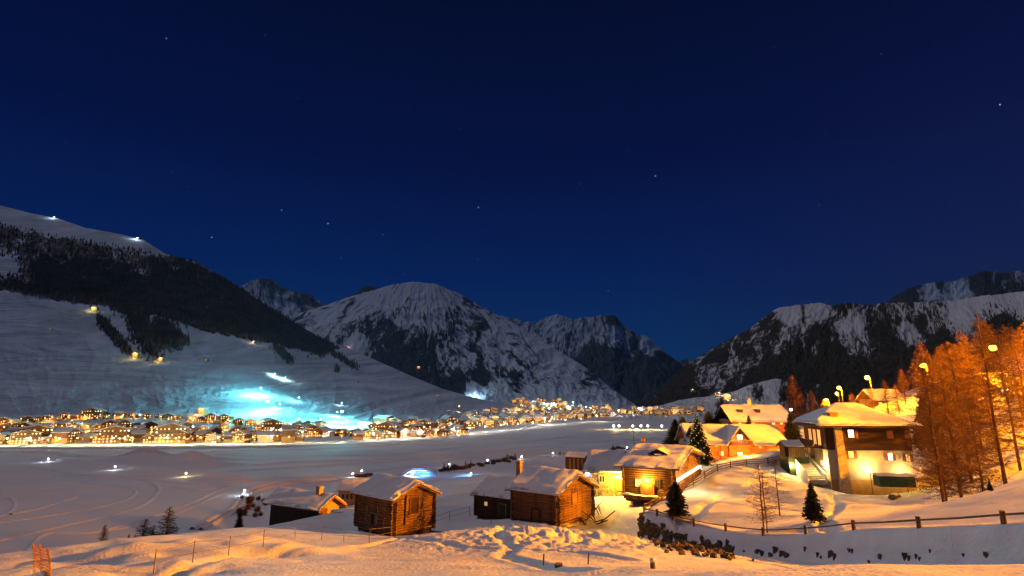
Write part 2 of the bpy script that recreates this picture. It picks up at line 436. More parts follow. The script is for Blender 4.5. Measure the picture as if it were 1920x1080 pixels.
upp = [pt(1210, 962, 53), pt(1300, 986, 49), pt(1450, 1010, 41), pt(1600, 1003, 34), pt(1750, 997, 28), pt(1920, 990, 24), pt(2100, 980, 21),
       pt(1400, 960, 52), pt(1300, 940, 56), pt(1400, 900, 68), pt(1450, 870, 80), pt(1560, 905, 78), pt(1700, 914, 74), pt(1500, 950, 58), pt(1650, 945, 56), wp(1700, 56, 29.2),
       pt(1560, 978, 42), pt(1700, 958, 40), pt(1800, 935, 40), pt(1920, 895, 42), pt(1780, 948, 42), wp(1820, 60, 31.2), pt(1300, 912, 66), pt(1370, 878, 75), pt(1480, 866, 82), pt(1240, 940, 58), wp(1500, 92, 31.4), wp(1600, 95, 31), wp(1730, 90, 33), wp(1850, 75, 35)]
FU = tps_fit(upp + shared)
FL = tps_fit(low + shared + [(0, 600, 0), (-300, 600, 0), (-300, 300, 0), (300, 700, 0), (-100, 330, 0), (100, 520, 0), (-60, 250, 0), (-150, 180, 0)])
wall_px = [(2300, 975, 19), (2100, 980, 21), (1920, 990, 24), (1750, 997, 28), (1600, 1003, 34), (1450, 1010, 41), (1300, 986, 49), (1210, 962, 53), (1240, 940, 58), (1300, 912, 66), (1370, 878, 75), (1480, 862, 82)]
wall_xy = np.array([pt(*q)[:2] for q in wall_px])
poly = np.vstack([wall_xy, [[44, 130], [60, 400], [400, 400], [400, 15]]])
def inside(poly, x, y):
    r = np.zeros(x.shape, bool); n_ = len(poly); j = n_ - 1
    for i in range(n_):
        xi, yi = poly[i]; xj, yj = poly[j]
        c_ = ((yi > y) != (yj > y)) & (x < (xj - xi) * (y - yi) / (yj - yi + 1e-12) + xi)
        r ^= c_; j = i
    return r
def seg_dist(line, x, y):
    d = np.full(x.shape, 1e9)
    for (ax, ay), (bx, by) in zip(line[:-1], line[1:]):
        L2 = (bx - ax) ** 2 + (by - ay) ** 2
        t_ = np.clip(((x - ax) * (bx - ax) + (y - ay) * (by - ay)) / L2, 0, 1)
        d = np.minimum(d, np.hypot(x - ax - t_ * (bx - ax), y - ay - t_ * (by - ay)))
    return d
TRAILS = [np.array([pt(*q)[:2] for q in L_]) for L_ in ([(950, 985, 52), (930, 1008, 43), (960, 1025, 36), (945, 1045, 29), (1010, 1062, 24), (1090, 1079, 19)], [(700, 1010, 50), (780, 1015, 44), (860, 1022, 38), (950, 1030, 34), (1080, 1040, 31), (1180, 1050, 27)], [(300, 1075, 24), (420, 1050, 31), (560, 1035, 36), (690, 1028, 41), (760, 1015, 46)], [(1560, 1000, 36.5), (1540, 975, 44), (1570, 950, 55), (1560, 920, 68)], [(1300, 975, 51), (1350, 930, 60), (1420, 900, 68), (1500, 895, 74)])]
MOUNDS = [(270, 402, 7.0, 13, 10), (358, 378, 5.0, 11, 9), (310, 385, 2.6, 40, 8), (400, 355, 2.0, 18, 9), (868, 420, 2.0, 22, 8), (1075, 640, 1.5, 40, 20)]
berm = np.array([P(60, 863, floorD(863)).xy[:] , P(215, 880, floorD(880)).xy[:], P(350, 894, floorD(894)).xy[:], P(455, 902, floorD(902)).xy[:]])
ART = {}
def height(x, y):
    x = np.asarray(x, float); y = np.asarray(y, float); r = np.hypot(x, y)
    near = r < 620
    z = np.zeros(x.shape)
    xn, yn = x[near], y[near]; rn = r[near]
    U = tps_eval(FU, xn, yn); L = tps_eval(FL, xn, yn)
    ins = inside(poly, xn, yn); d = seg_dist(wall_xy, xn, yn)
    sd = np.where(ins, d, -d)
    sd = sd + fbm(xn * 0.5, yn * 0.5, 61, 3) * 0.25
    w_ = sstep(-0.95, 0.15, sd)
    w_ = np.where(ins & (d > 1), 1, w_)
    zz = L * (1 - w_) + U * w_
    # plateau edge carries a little lip of drifted snow
    zz += 0.18 * np.exp(-((sd - 0.5) / 0.7) ** 2) * (rn < 80)
    zz = np.where(zz > 4, zz, 4 * np.exp(np.clip((zz - 4) / 4, -8, 0)) )     # smooth foot onto the valley floor
    left_ = sstep(560, 460, rn)
    right_keep = sstep(60, 160, xn)
    zz = np.where(zz < 0.3, 0, zz)
    zz = zz * np.maximum(left_, 0) 
    am = sstep(0.5, 12, zz)
    n1 = fbm(xn * 0.11, yn * 0.11, 3, 4) * 0.55 + fbm(xn * 0.5 + yn * 0.2, yn * 0.8, 9, 3) * 0.10
    damp = np.where(ins & (rn < 110), 0.45, 1.0)
    zz += n1 * am * damp * sstep(6, 14, rn) * (1 - .5 * sstep(100, 60, rn))
    for tr in TRAILS:
        td = seg_dist(tr, xn, yn)
        zz -= .16 * np.exp(-(td / .38) ** 2) * (.6 + .8 * vnoise(xn * 1.7, yn * 1.7, 91)) - .05 * np.exp(-((td - .75) / .3) ** 2)
    fg = sstep(60, 30, rn) * sstep(-4, -22, xn)
    zz += fg * fbm(xn * 0.22, yn * 0.30, 21, 3) * 0.9
    ll = np.exp(-(((xn - 4.5) / 8.5) ** 2 + ((yn - 44) / 10.0) ** 2)) * (~ins)
    zz += ll * (np.abs(fbm(xn * 0.75, yn * 0.75, 31, 4)) * .75 + fbm(xn * 2.2, yn * 2.2, 35, 3) * 0.16)
    yard = np.exp(-(((xn - 12) / 6.0) ** 2 + ((yn - 58) / 6.0) ** 2)) * (~ins)
    zz += yard * fbm(xn * 1.6, yn * 1.3, 41, 4) * 0.22
    z[near] = zz
    z += fbm(x * 0.012, y * 0.012, 5, 3) * 0.5 * sstep(150, 260, r) * (z < 3)
    for (px, D, h, sx_, sy_) in MOUNDS:
        cx = ray(px, 870)[0] * D
        z += h * np.exp(-((x - cx) / sx_) ** 2 - ((y - D) / sy_) ** 2) * (1 + 0.15 * fbm(x * 0.1, y * 0.1, 71, 3))
    bd = seg_dist(berm, x, y)
    z += 1.9 * np.exp(-(bd / 3.2) ** 2)
    # the bright strip past the village lies on a low embankment
    return z
radii = [2.5]
while radii[-1] < 13000:
    r_ = radii[-1]
    radii.append(r_ * (1.0095 if r_ < 95 else 1.014 if r_ < 480 else 1.05))
radii = np.array(radii)
az = np.concatenate([np.linspace(-75, -47, 40, endpoint=False), np.linspace(-47, 47, 760), np.linspace(47, 75, 41)[1:]]) * PI / 180
RR, AA = np.meshgrid(radii, az, indexing='ij')
gx, gy = RR * np.sin(AA), RR * np.cos(AA)
gz = height(gx.ravel(), gy.ravel()).reshape(gx.shape)
gv = np.stack([gx, gy, gz], -1).reshape(-1, 3)
gf = grid_faces(len(radii), len(az), flip=True)
_fr = radii[gf[:, 0] // len(az)]
ground_me = mesh_np('snow_ground', gv, gf, ['snow', 'valley_snow'], True, ((_fr > 120) & (gv[gf[:, 0], 2] < 6)).astype(int))
structure('snow_ground', ground_me)
_k = radii[gf[:, 0] // len(az)] < 700
_nr = int((radii < 720).sum()) + 1
ground_bvh = BVHTree.FromPolygons(gv[:_nr * len(az)].tolist(), gf[_k].tolist())

# ------------------------------------------------------------------ mountains
MB_BVH = []
def idw(pts, px, py, pw=3.0, sx_=1.0):
    p = np.array(pts, float); num = 0; den = 0
    for a, b_, v_ in p:
        w_ = 1.0 / (((px - a) * sx_) ** 2 + (py - b_) ** 2 + 30.0) ** (pw / 2)
        num = num + w_ * v_; den = den + w_
    return num / den
def mountain(name, cols, matname, nu, nv, dark, gully=0.02, back=0.25, seed=1, gu=40, gv_=6, jag=0.0, fan=None):
    """cols: [(px, [(py, D) from foot to ridge])]; every surface is placed at its own distance and falls away behind the ridge"""
    cx = np.array([c_[0] for c_ in cols], float)
    K = len(cols[0][1])
    pys = np.array([[q[0] for q in c_[1]] for c_ in cols], float); Ds = np.array([[q[1] for q in c_[1]] for c_ in cols], float)
    u = np.linspace(cx[0], cx[-1], nu); s = np.linspace(0, K - 1, nv)
    PY = np.stack([np.interp(u, cx, pys[:, k]) for k in range(K)], 1); DD = np.stack([np.interp(u, cx, Ds[:, k]) for k in range(K)], 1)
    def sm(A, w_):
        ker = np.hanning(w_ * 2 + 3)[1:-1]; ker /= ker.sum()
        return np.stack([np.convolve(np.pad(A[:, k], w_, mode='edge'), ker, 'valid') for k in range(K)], 1)
    w_ = max(1, nu // (len(cols) * 3)) if len(cols) < 20 else 1
    DD = sm(DD, max(1, nu // 30)); PY = sm(PY, w_)
    py = np.stack([np.interp(s, np.arange(K), PY[i]) for i in range(nu)], 0)      # nu x nv
    D = np.stack([np.interp(s, np.arange(K), DD[i]) for i in range(nu)], 0)
    ker = np.hanning(nv // (K * 2) * 2 + 3)[1:-1]; ker /= ker.sum(); hw = len(ker) // 2
    D = np.stack([np.convolve(np.pad(D[i], hw, mode='reflect', reflect_type='odd'), ker, 'valid') for i in range(nu)], 0)
    px = np.repeat(u[:, None], nv, 1)
    yv = (540 - py) / FPX; Y = cT - yv * sT; Z = sT + yv * cT
    x = (px - 960) / FPX / Y * D; y = D; z = CAMZ + Z / Y * D
    S = s[None, :] / (K - 1) * np.ones((nu, 1)); Uc = px / 100.0
    if fan:
        ang = np.arctan2(px - fan[0], py - fan[1]) + .05 * fbm(px / 60, py / 60, seed + 5, 5) * np.clip(300 / np.hypot(px - fan[0], py - fan[1]), .3, 1.5); ru = np.hypot(px - fan[0], py - fan[1]); r0 = float(np.median(ru)); Uc = 10 + ang * r0 / 100.0
    g = ridged(Uc * gu / 10 + 0.6 * fbm(Uc * 3, S * 3, seed + 50, 3), S * gv_, seed, 5) - 0.5
    g2 = fbm(Uc * gu / 4, S * gv_ * 4, seed + 9, 4)
    wx, wy = fbm(px / 45, py / 35, seed + 60, 3) * 18, fbm(px / 45, py / 35, seed + 66, 3) * 18
    iso = ridged((px + wx) / 38, (py + wy) / 30, seed + 70, 5, .5) - .5
    g = g * .45 + iso * .9
    env = sstep(0, 0.12, S) * (1 - 0.82 * sstep(0.8, 1.0, S))
    z = z + (g * gully + g2 * gully * 0.35) * D * env
    if jag:
        z[:, -1] += (ridged(u / 14.0, u * 0, seed + 77, 4) - 0.55) * jag * D[:, -1]
    # the far side
    rowsb = []
    for k, t_ in enumerate((0.03, 0.10, 0.3, 1.0)):
        dd = D[:, -1] * (1 + back * t_)
        rowsb.append(np.stack([x[:, -1] * (1 + back * t_), dd, z[:, -1] * (1 - t_) + (-5) * t_ - (z[:, -1]) * 0.02 * (t_ > 0)], -1))
    A = np.stack([x, y, z], -1)
    A = np.concatenate([A, np.stack(rowsb, 1)], 1)
    foot = A[:, :1].copy(); foot[:, 0, 2] -= 30
    A = np.concatenate([foot, A], 1)
    NV = A.shape[1]
    V = A.reshape(-1, 3); F = grid_faces(nu, NV, flip=True)
    me = mesh_np(name, V, F, [matname], True)
    dk = idw(dark, px, py) if not callable(dark) else dark(px, py)
    dk = np.concatenate([dk[:, :1], dk] + [dk[:, -1:]] * 4, 1)
    at = me.attributes.new('dark', 'FLOAT', 'POINT'); at.data.foreach_set('value', dk.ravel().astype(np.float32))
    pu = Uc * 100.0; uvx = np.concatenate([pu[:, :1], pu] + [pu[:, -1:]] * 4, 1) / 1000.0
    vv = np.concatenate([np.zeros((nu, 1)), np.clip((CAMZ + (A[:, 1:-4, 2] - CAMZ)), -1e9, 1e9) / D / 1.0, np.repeat(((A[:, -5, 2]) / D[:, -1])[:, None], 4, 1)], 1)
    uvl = me.uv_layers.new(name='fall'); UV = np.stack([uvx, vv], -1).reshape(-1, 2)[F.ravel()]
    uvl.data.foreach_set('uv', UV.ravel().astype(np.float32))
    o = structure(name, me)
    MB_BVH.append(BVHTree.FromPolygons(V.tolist(), F.tolist()))
    return o
F_ = floorD
# left mountain: the village shelf, the open slope, the wood, the top
lm = [(-420, [(840, F_(840)), (782, 880), (690, 1150), (560, 1500), (440, 1850), (300, 2300)]),
      (-150, [(840, F_(840)), (778, 900), (690, 1150), (550, 1500), (450, 1850), (355, 2300)]),
      (0, [(840, F_(840)), (777, 900), (690, 1150), (550, 1500), (460, 1850), (385, 2300)]),
      (60, [(840, F_(840)), (777, 900), (690, 1160), (552, 1500), (465, 1850), (400, 2300)]),
      (110, [(840, F_(840)), (777, 900), (690, 1170), (560, 1500), (470, 1850), (410, 2300)]),
      (160, [(840, F_(840)), (778, 900), (690, 1180), (568, 1500), (480, 1850), (427, 2300)]),
      (230, [(840, F_(840)), (778, 900), (692, 1190), (578, 1520), (490, 1850), (440, 2300)]),
      (268, [(840, F_(840)), (778, 900), (692, 1200), (584, 1520), (500, 1850), (449, 2300)]),
      (310, [(840, F_(840)), (779, 900), (694, 1200), (592, 1540), (520, 1850), (476, 2300)]),
      (370, [(840, F_(840)), (784, 900), (700, 1200), (604, 1560), (535, 1900), (492, 2320)]),
      (430, [(839, F_(839)), (790, 900), (708, 1200), (622, 1580), (565, 1950), (527, 2340)]),
      (500, [(838, F_(838)), (797, 860), (722, 1200), (645, 1620), (605, 2000), (573, 2360)]),
      (560, [(836, F_(836)), (801, 820), (740, 1200), (672, 1660), (638, 2050), (609, 2380)]),
      (600, [(835, F_(835)), (801, 810), (750, 1200), (690, 1700), (658, 2080), (633, 2400)]),
      (650, [(833, F_(833)), (801, 820), (757, 1200), (705, 1760), (675, 2100), (651, 2420)]),
      (700, [(831, F_(831)), (798, 850), (762, 1250), (722, 1800), (695, 2150), (673, 2440)]),
      (760, [(828, F_(828)), (790, 950), (765, 1350), (738, 1850), (718, 2200), (700, 2460)]),
      (830, [(824, F_(824)), (782, 1150), (766, 1550), (750, 2000), (739, 2300), (729, 2500)]),
      (900, [(812, F_(812)), (776, 1500), (767, 1900), (759, 2200), (753, 2400), (748, 2560)]),
      (970, [(796, F_(796)), (772, 2000), (769, 2200), (766, 2400), (764, 2550), (762, 2650)]),
      (1040, [(782, F_(782)), (774, 2300), (772, 2450), (771, 2550), (770, 2650), (769, 2750)])]
def lm_dark(px, py):
    top = np.interp(px, [-420, 0, 60, 200, 285, 320, 430, 500, 560, 600, 640, 660], [400, 420, 432, 456, 466, 470, 518, 562, 600, 625, 645, 655])
    bot = np.interp(px, [-420, 0, 130, 200, 300, 400, 500, 600, 620, 640], [530, 540, 565, 572, 590, 622, 640, 662, 655, 650])
    d_ = sstep(-8, 12, py - top) * sstep(10, -6, py - bot)
    d_ = np.where(px > 645, 0, d_)
    crag = sstep(12, 34, py - (np.interp(px, [0, 100, 200, 260, 300, 400], [395, 420, 434, 444, 456, 495]))) * sstep(345, 300, px) * 0.72
    gap = np.exp(-(((px - 235) / 45.0) ** 2 + ((py - 482) / 16.0) ** 2)) * 0.3 + np.exp(-(((px - 10) / 40.0) ** 2 + ((py - 500) / 28.0) ** 2)) * 0.75 + np.exp(-(((px - 265) / 22.0) ** 2 + ((py - 508) / 10.0) ** 2)) * 0.6
    up = sstep(505, 470, py) * sstep(340, 300, px)
    return np.maximum(d_ * (1 - up) * (.92 + .35 * fbm(px / 26, py / 14, 88, 4)) + crag * up - gap, np.where(py > bot, 0.02, 0.0)) - 0.15 * (py > bot + 12)
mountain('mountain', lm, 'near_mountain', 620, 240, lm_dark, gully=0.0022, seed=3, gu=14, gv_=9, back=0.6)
def ridge_cols(sil, foot_py, ridgeD, footD, mid=((0.35, 0.3), (0.7, 0.62))):
    out = []
    for i, (px, py) in enumerate(sil):
        fp = foot_py(px); rD = ridgeD(px); fD = footD(px)
        out.append((px, [(fp, fD)] + [(fp + (py - fp) * a, fD + (rD - fD) * b_) for a, b_ in mid] + [(py, rD)]))
    return out
# rocky peaks far behind on the left
s2 = [(330, 600), (430, 545), (450, 535), (470, 524), (485, 521), (500, 519), (515, 526), (530, 537), (555, 546), (578, 548), (590, 556), (605, 570), (640, 572), (700, 560), (780, 590)]
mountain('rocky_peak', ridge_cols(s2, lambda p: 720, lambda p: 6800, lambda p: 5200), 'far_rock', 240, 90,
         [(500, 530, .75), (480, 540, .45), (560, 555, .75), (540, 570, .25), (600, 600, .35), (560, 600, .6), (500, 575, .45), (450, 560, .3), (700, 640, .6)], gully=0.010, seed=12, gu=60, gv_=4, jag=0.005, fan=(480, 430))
s3 = [(600, 600), (640, 562), (660, 550), (680, 537), (690, 530), (700, 536), (715, 545), (800, 600)]
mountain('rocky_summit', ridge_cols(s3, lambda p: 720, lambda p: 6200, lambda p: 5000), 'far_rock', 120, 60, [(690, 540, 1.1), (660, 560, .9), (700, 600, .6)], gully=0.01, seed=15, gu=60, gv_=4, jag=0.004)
# broad centre mountain
s4 = [(430, 640), (520, 600), (600, 574), (640, 562), (660, 553), (700, 544), (730, 534), (760, 530), (790, 528), (820, 533), (855, 547), (880, 560), (905, 577), (935, 592), (960, 604), (1000, 628), (1030, 646), (1060, 665), (1090, 684), (1115, 702), (1140, 722), (1160, 738), (1190, 757)]
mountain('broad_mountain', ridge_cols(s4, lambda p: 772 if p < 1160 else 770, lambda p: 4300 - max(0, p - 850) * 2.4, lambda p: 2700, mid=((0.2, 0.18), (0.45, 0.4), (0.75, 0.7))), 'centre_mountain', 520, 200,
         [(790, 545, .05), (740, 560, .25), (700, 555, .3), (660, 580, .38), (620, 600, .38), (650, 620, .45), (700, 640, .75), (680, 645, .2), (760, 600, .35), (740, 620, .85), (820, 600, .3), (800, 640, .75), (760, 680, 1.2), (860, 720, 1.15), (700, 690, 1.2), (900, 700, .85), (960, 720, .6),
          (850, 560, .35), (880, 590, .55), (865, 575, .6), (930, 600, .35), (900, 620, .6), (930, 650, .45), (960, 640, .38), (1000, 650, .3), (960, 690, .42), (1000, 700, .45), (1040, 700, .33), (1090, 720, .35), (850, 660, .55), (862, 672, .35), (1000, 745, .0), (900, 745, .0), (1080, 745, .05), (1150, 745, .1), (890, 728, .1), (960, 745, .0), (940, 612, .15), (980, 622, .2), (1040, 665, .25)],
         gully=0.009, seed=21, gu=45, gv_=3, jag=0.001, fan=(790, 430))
s5 = [(880, 600), (940, 590), (955, 594), (985, 603), (1005, 604), (1025, 594), (1045, 587), (1058, 592), (1075, 598), (1090, 595), (1105, 594), (1130, 590), (1152, 588), (1162, 600), (1172, 612), (1200, 628), (1215, 630), (1228, 642), (1250, 662), (1275, 680), (1300, 700), (1330, 740)]
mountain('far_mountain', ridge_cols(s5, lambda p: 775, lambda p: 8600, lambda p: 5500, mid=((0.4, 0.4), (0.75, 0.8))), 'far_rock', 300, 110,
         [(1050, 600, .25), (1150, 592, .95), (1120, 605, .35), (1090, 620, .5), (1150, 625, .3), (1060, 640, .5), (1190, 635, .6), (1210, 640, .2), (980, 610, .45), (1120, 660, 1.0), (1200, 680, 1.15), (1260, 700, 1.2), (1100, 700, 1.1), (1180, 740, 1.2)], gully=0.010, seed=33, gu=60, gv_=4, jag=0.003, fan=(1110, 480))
s5b = [(1180, 720), (1260, 684), (1285, 672), (1300, 676), (1330, 668), (1400, 690)]
mountain('distant_hill', ridge_cols(s5b, lambda p: 770, lambda p: 11500, lambda p: 9800), 'far_rock', 60, 30, [(1290, 680, .8)], gully=0.006, seed=36)
# right hand mountain and the rocky summit behind it
s6 = [(1150, 768), (1200, 752), (1215, 742), (1240, 722), (1265, 700), (1290, 681), (1315, 665), (1340, 650), (1370, 634), (1400, 618), (1425, 600), (1440, 588), (1460, 576), (1490, 570), (1540, 568), (1560, 572), (1580, 567), (1620, 569), (1665, 567), (1720, 566), (1790, 562), (1850, 553), (1920, 545), (2100, 515), (2400, 470)]
mountain('forested_mountain', ridge_cols(s6, lambda p: 776, lambda p: 3900 - max(0, p - 1300) * 2.2, lambda p: 2300 - max(0, p - 1300) * 2.0, mid=((0.12, 0.15), (0.4, 0.4), (0.75, 0.72))), 'right_mountain', 560, 180,
         [(q_[0], q_[1], q_[2] + .05) for q_ in [(1480, 580, .1), (1540, 580, .2), (1580, 570, .8), (1600, 590, .3), (1500, 600, .4), (1440, 610, .6), (1400, 650, .55), (1350, 660, .6), (1350, 690, .6), (1300, 700, .6), (1380, 690, .45), (1470, 640, .55), (1420, 720, 1.15), (1530, 630, .7), (1592, 615, .0), (1600, 640, .3), (1560, 600, .45), (1650, 580, .5), (1650, 610, .85), (1700, 580, .45), (1760, 575, .45), (1730, 595, .7), (1800, 570, .1), (1790, 595, .0), (1700, 622, .0), (1750, 605, .0), (1860, 575, .0), (1900, 560, .0), (1680, 645, 1.1), (1760, 630, 1.2), (1880, 610, 1.25), (1560, 660, 1.1), (1600, 700, 1.3), (1500, 700, 1.3), (1700, 700, 1.3), (1280, 735, 1.0), (1240, 750, .9), (2100, 600, 1.2), (2100, 540, 0), (1480, 670, .8)]],
         gully=0.010, seed=41, gu=40, gv_=3, jag=0.002, fan=(1640, 250))
s7 = [(1620, 600), (1665, 564), (1680, 552), (1700, 540), (1730, 530), (1765, 525), (1785, 528), (1795, 521), (1820, 516), (1840, 505), (1860, 508), (1885, 510), (1920, 505), (2000, 498), (2200, 480)]
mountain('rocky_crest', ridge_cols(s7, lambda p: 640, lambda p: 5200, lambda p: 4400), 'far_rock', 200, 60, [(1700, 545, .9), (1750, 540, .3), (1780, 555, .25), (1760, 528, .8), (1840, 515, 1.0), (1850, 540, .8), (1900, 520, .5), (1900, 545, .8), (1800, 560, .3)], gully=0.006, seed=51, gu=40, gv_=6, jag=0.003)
# low snowy benches at the valley's right side
s8 = [(1180, 775), (1230, 762), (1280, 748), (1330, 742), (1350, 738), (1380, 733), (1400, 722), (1440, 712), (1455, 708), (1480, 716), (1560, 722), (1700, 720), (1900, 715)]
mountain('snowy_hill', ridge_cols(s8, lambda p: 786 if p < 1400 else 790, lambda p: 1900 - max(0, p - 1200) * 1.2, lambda p: 1350 - max(0, p - 1200) * 0.8), 'right_mountain', 240, 60,
         [(1240, 765, .1), (1300, 755, .1), (1330, 748, .15), (1350, 760, .6), (1300, 762, .5), (1400, 740, .1), (1440, 720, .1), (1420, 735, .55), (1380, 745, .2), (1480, 740, .9), (1600, 740, 1.0), (1450, 760, .3), (1800, 740, 1.0)], gully=0.006, seed=55, gu=30, gv_=3)

def hit(px, py, mtn=True):
    a, b_ = ray(px, py); d = Vector((a, 1, b_)).normalized(); o = Vector((0, 0, CAMZ)); best = None
    for bv in ([ground_bvh] + (MB_BVH if mtn else [])):
        h_ = bv.ray_cast(o, d, 60000)
        if h_[0] is not None and (best is None or h_[3] < best[1]): best = (h_[0], h_[3])
    if b_ < -1e-4:
        t_ = CAMZ / -b_; q = Vector((a * t_, t_, 0))
        if t_ > 650 and (best is None or (q - o).length < best[1]): return q
    if best is None and py < 1080: return hit(px, py + 2, mtn)
    return best[0] if best else None
def gz_at(x, y):
    z = -1e9
    for bv in [ground_bvh] + MB_BVH[:1] + MB_BVH[-1:]:
        h_ = bv.ray_cast(Vector((x, y, 3000)), Vector((0, 0, -1)), 5000)
        if h_[0] is not None: z = max(z, h_[0].z)
    return z if z > -1e8 else 0.0

# stars
sv = []; sf = []
named = [(312, 72, 1.0), (397, 445, .9), (528, 394, .8), (615, 419, 1.0), (897, 389, 1.0), (1229, 330, 1.0), (1875, 196, 1.3), (757, 514, .6), (718, 440, .6), (1140, 545, .7), (1178, 281, .5), (1088, 345, .5), (1652, 101, .6), (948, 125, .5), (558, 184, .5), (323, 322, .5), (122, 267, .5), (861, 242, .5), (1350, 295, .4), (766, 200, .4), (497, 66, .5), (1449, 88, .4), (1536, 384, .5), (1240, 560, .4), (1785, 377, .4), (896, 486, .5), (353, 350, .4)]
for i in range(60):
    named.append((R.uniform(-150, 2050), R.uniform(-100, 560), R.uniform(.18, .38)))
for px, py, s_ in named:
    p = P(px, py, 60000); q = 75 * s_
    u_ = (p - camo.location).normalized(); a_ = u_.cross(Vector((0, 0, 1))).normalized(); b_ = u_.cross(a_)
    o_ = len(sv); sv += [p + a_ * q, p + b_ * q, p - a_ * q, p - b_ * q, p + u_ * q, p - u_ * q]
    for f in ((0, 1, 4), (1, 2, 4), (2, 3, 4), (3, 0, 4), (1, 0, 5), (2, 1, 5), (3, 2, 5), (0, 3, 5)): sf.append([o_ + k_ for k_ in f])
stars = link('stars', mesh_np('stars', [tuple(v_) for v_ in sv], sf, ['star_glow']), kind='stuff', label='faint stars scattered over the dark blue night sky', category='stars')

# ------------------------------------------------------------------ woods on the mountains (one mass each)
def cones(points, hs, rs, name, matname, label, cat, sides=5):
    P0 = np.array(points, float); n_ = len(P0); hs = np.array(hs); rs = np.array(rs)
    V = []; F = []; o_ = 0
    tiers = ((0.10, 0.62, 1.0), (0.42, 1.0, 0.62))
    for (a0, a1, rr) in tiers:
        for k in range(sides):
            ang = 2 * PI * k / sides + NR.rand(n_) * 0.9
            q = P0.copy(); rad = rs * rr * (0.7 + 0.6 * NR.rand(n_))
            q[:, 0] += rad * np.cos(ang); q[:, 1] += rad * np.sin(ang); q[:, 2] += hs * a0 * (0.6 + 0.8 * NR.rand(n_))
            V.append(q)
        q = P0.copy(); q[:, 2] += hs * a1; q[:, 0] += NR.randn(n_) * rs * 0.1; V.append(q)
    V = np.stack(V, 1)             # n, (sides+1)*2, 3
    nb = V.shape[1]
    base = np.arange(n_)[:, None] * nb
    for t_ in range(2):
        o2 = t_ * (sides + 1)
        for k in range(sides):
            F.append(np.stack([base[:, 0] + o2 + k, base[:, 0] + o2 + (k + 1) % sides, base[:, 0] + o2 + sides], -1))
    me = mesh_np(name, V.reshape(-1, 3), np.concatenate(F, 0), [matname])
    return link(name, me, kind='stuff', label=label, category=cat)
def scatter(n_, region, mi, hrange, px0, px1, py0, py1, zmin=None):
    """drop trees onto mountain number mi wherever region(px, py) allows"""
    pts = []; bv = MB_BVH[mi]; o = Vector((0, 0, CAMZ)); tries = 0
    while len(pts) < n_ and tries < n_ * 12:
        tries += 1
        px = R.uniform(px0, px1); py = R.uniform(py0, py1)
        if R.random() > region(px, py): continue
        a, b_ = ray(px, py); h_ = bv.ray_cast(o, Vector((a, 1, b_)).normalized(), 60000)
        if h_[0] is None: continue
        pts.append((h_[0].x, h_[0].y, h_[0].z - 0.5))
    return pts
def lmf(px, py):
    d_ = float(lm_dark(np.array(px), np.array(py)))
    return 0.0 if d_ < 0.3 else .15 if d_ < .75 else .5 if d_ < .85 else 1.0
pts = scatter(11000, lmf, 0, 0, -60, 660, 395, 680)
clumps = [((185, 598), (240, 660), 9), ((255, 600), (290, 655), 24), ((300, 610), (330, 645), 22), ((330, 640), (350, 640), 9), ((600, 655), (605, 668), 10), ((617, 660), (668, 690), 7), ((630, 690), (633, 697), 6), ((515, 652), (548, 680), 8), ((215, 575), (260, 590), 10), ((430, 590), (600, 660), 14)]
for (a, b_), (c_, d_), wdt in clumps:
    L_ = math.hypot(c_ - a, d_ - b_) + wdt
    for k in range(int(L_ * wdt * 0.5)):
        t_ = R.random(); px = a + (c_ - a) * t_ + R.gauss(0, wdt * .42); py = b_ + (d_ - b_) * t_ + R.gauss(0, wdt * .42) 
        aa, bb = ray(px, py); h_ = MB_BVH[0].ray_cast(Vector((0, 0, CAMZ)), Vector((aa, 1, bb)).normalized(), 60000)
        if h_[0] is not None: pts.append((h_[0].x, h_[0].y, h_[0].z - .5))
hs = NR.uniform(9, 19, len(pts)); 
cones(pts, hs, hs * 0.2, 'larch_wood', 'forest_brown', 'dark bare larch wood covering the upper slope of the left mountain', 'forest')
rm_idx = 6
RMD = [(1420, 720, 1), (1500, 690, 1), (1600, 690, 1), (1560, 650, 1), (1680, 648, 1), (1760, 628, 1), (1880, 605, 1), (1880, 590, .4), (1900, 700, 1), (1700, 740, 1), (1460, 650, .4), (1400, 640, .3), (1340, 680, .4), (1280, 730, .8), (1500, 600, .1), (1592, 610, 0), (1700, 620, 0), (1800, 590, 0), (1900, 560, 0), (1650, 600, .4), (1600, 640, .6), (1250, 745, .6)]
def rmf(px, py):
    v_ = float(idw(RMD, np.array(float(px)), np.array(float(py))))
    return max(0, v_ - .3) * 1.4
pts = scatter(9000, rmf, rm_idx, 0, 1230, 1990, 570, 765)
hs = NR.uniform(9, 20, len(pts))
cones(pts, hs, hs * 0.22, 'conifer_wood', 'forest_brown', 'dark conifer wood on the right mountain below its snowfield', 'forest')

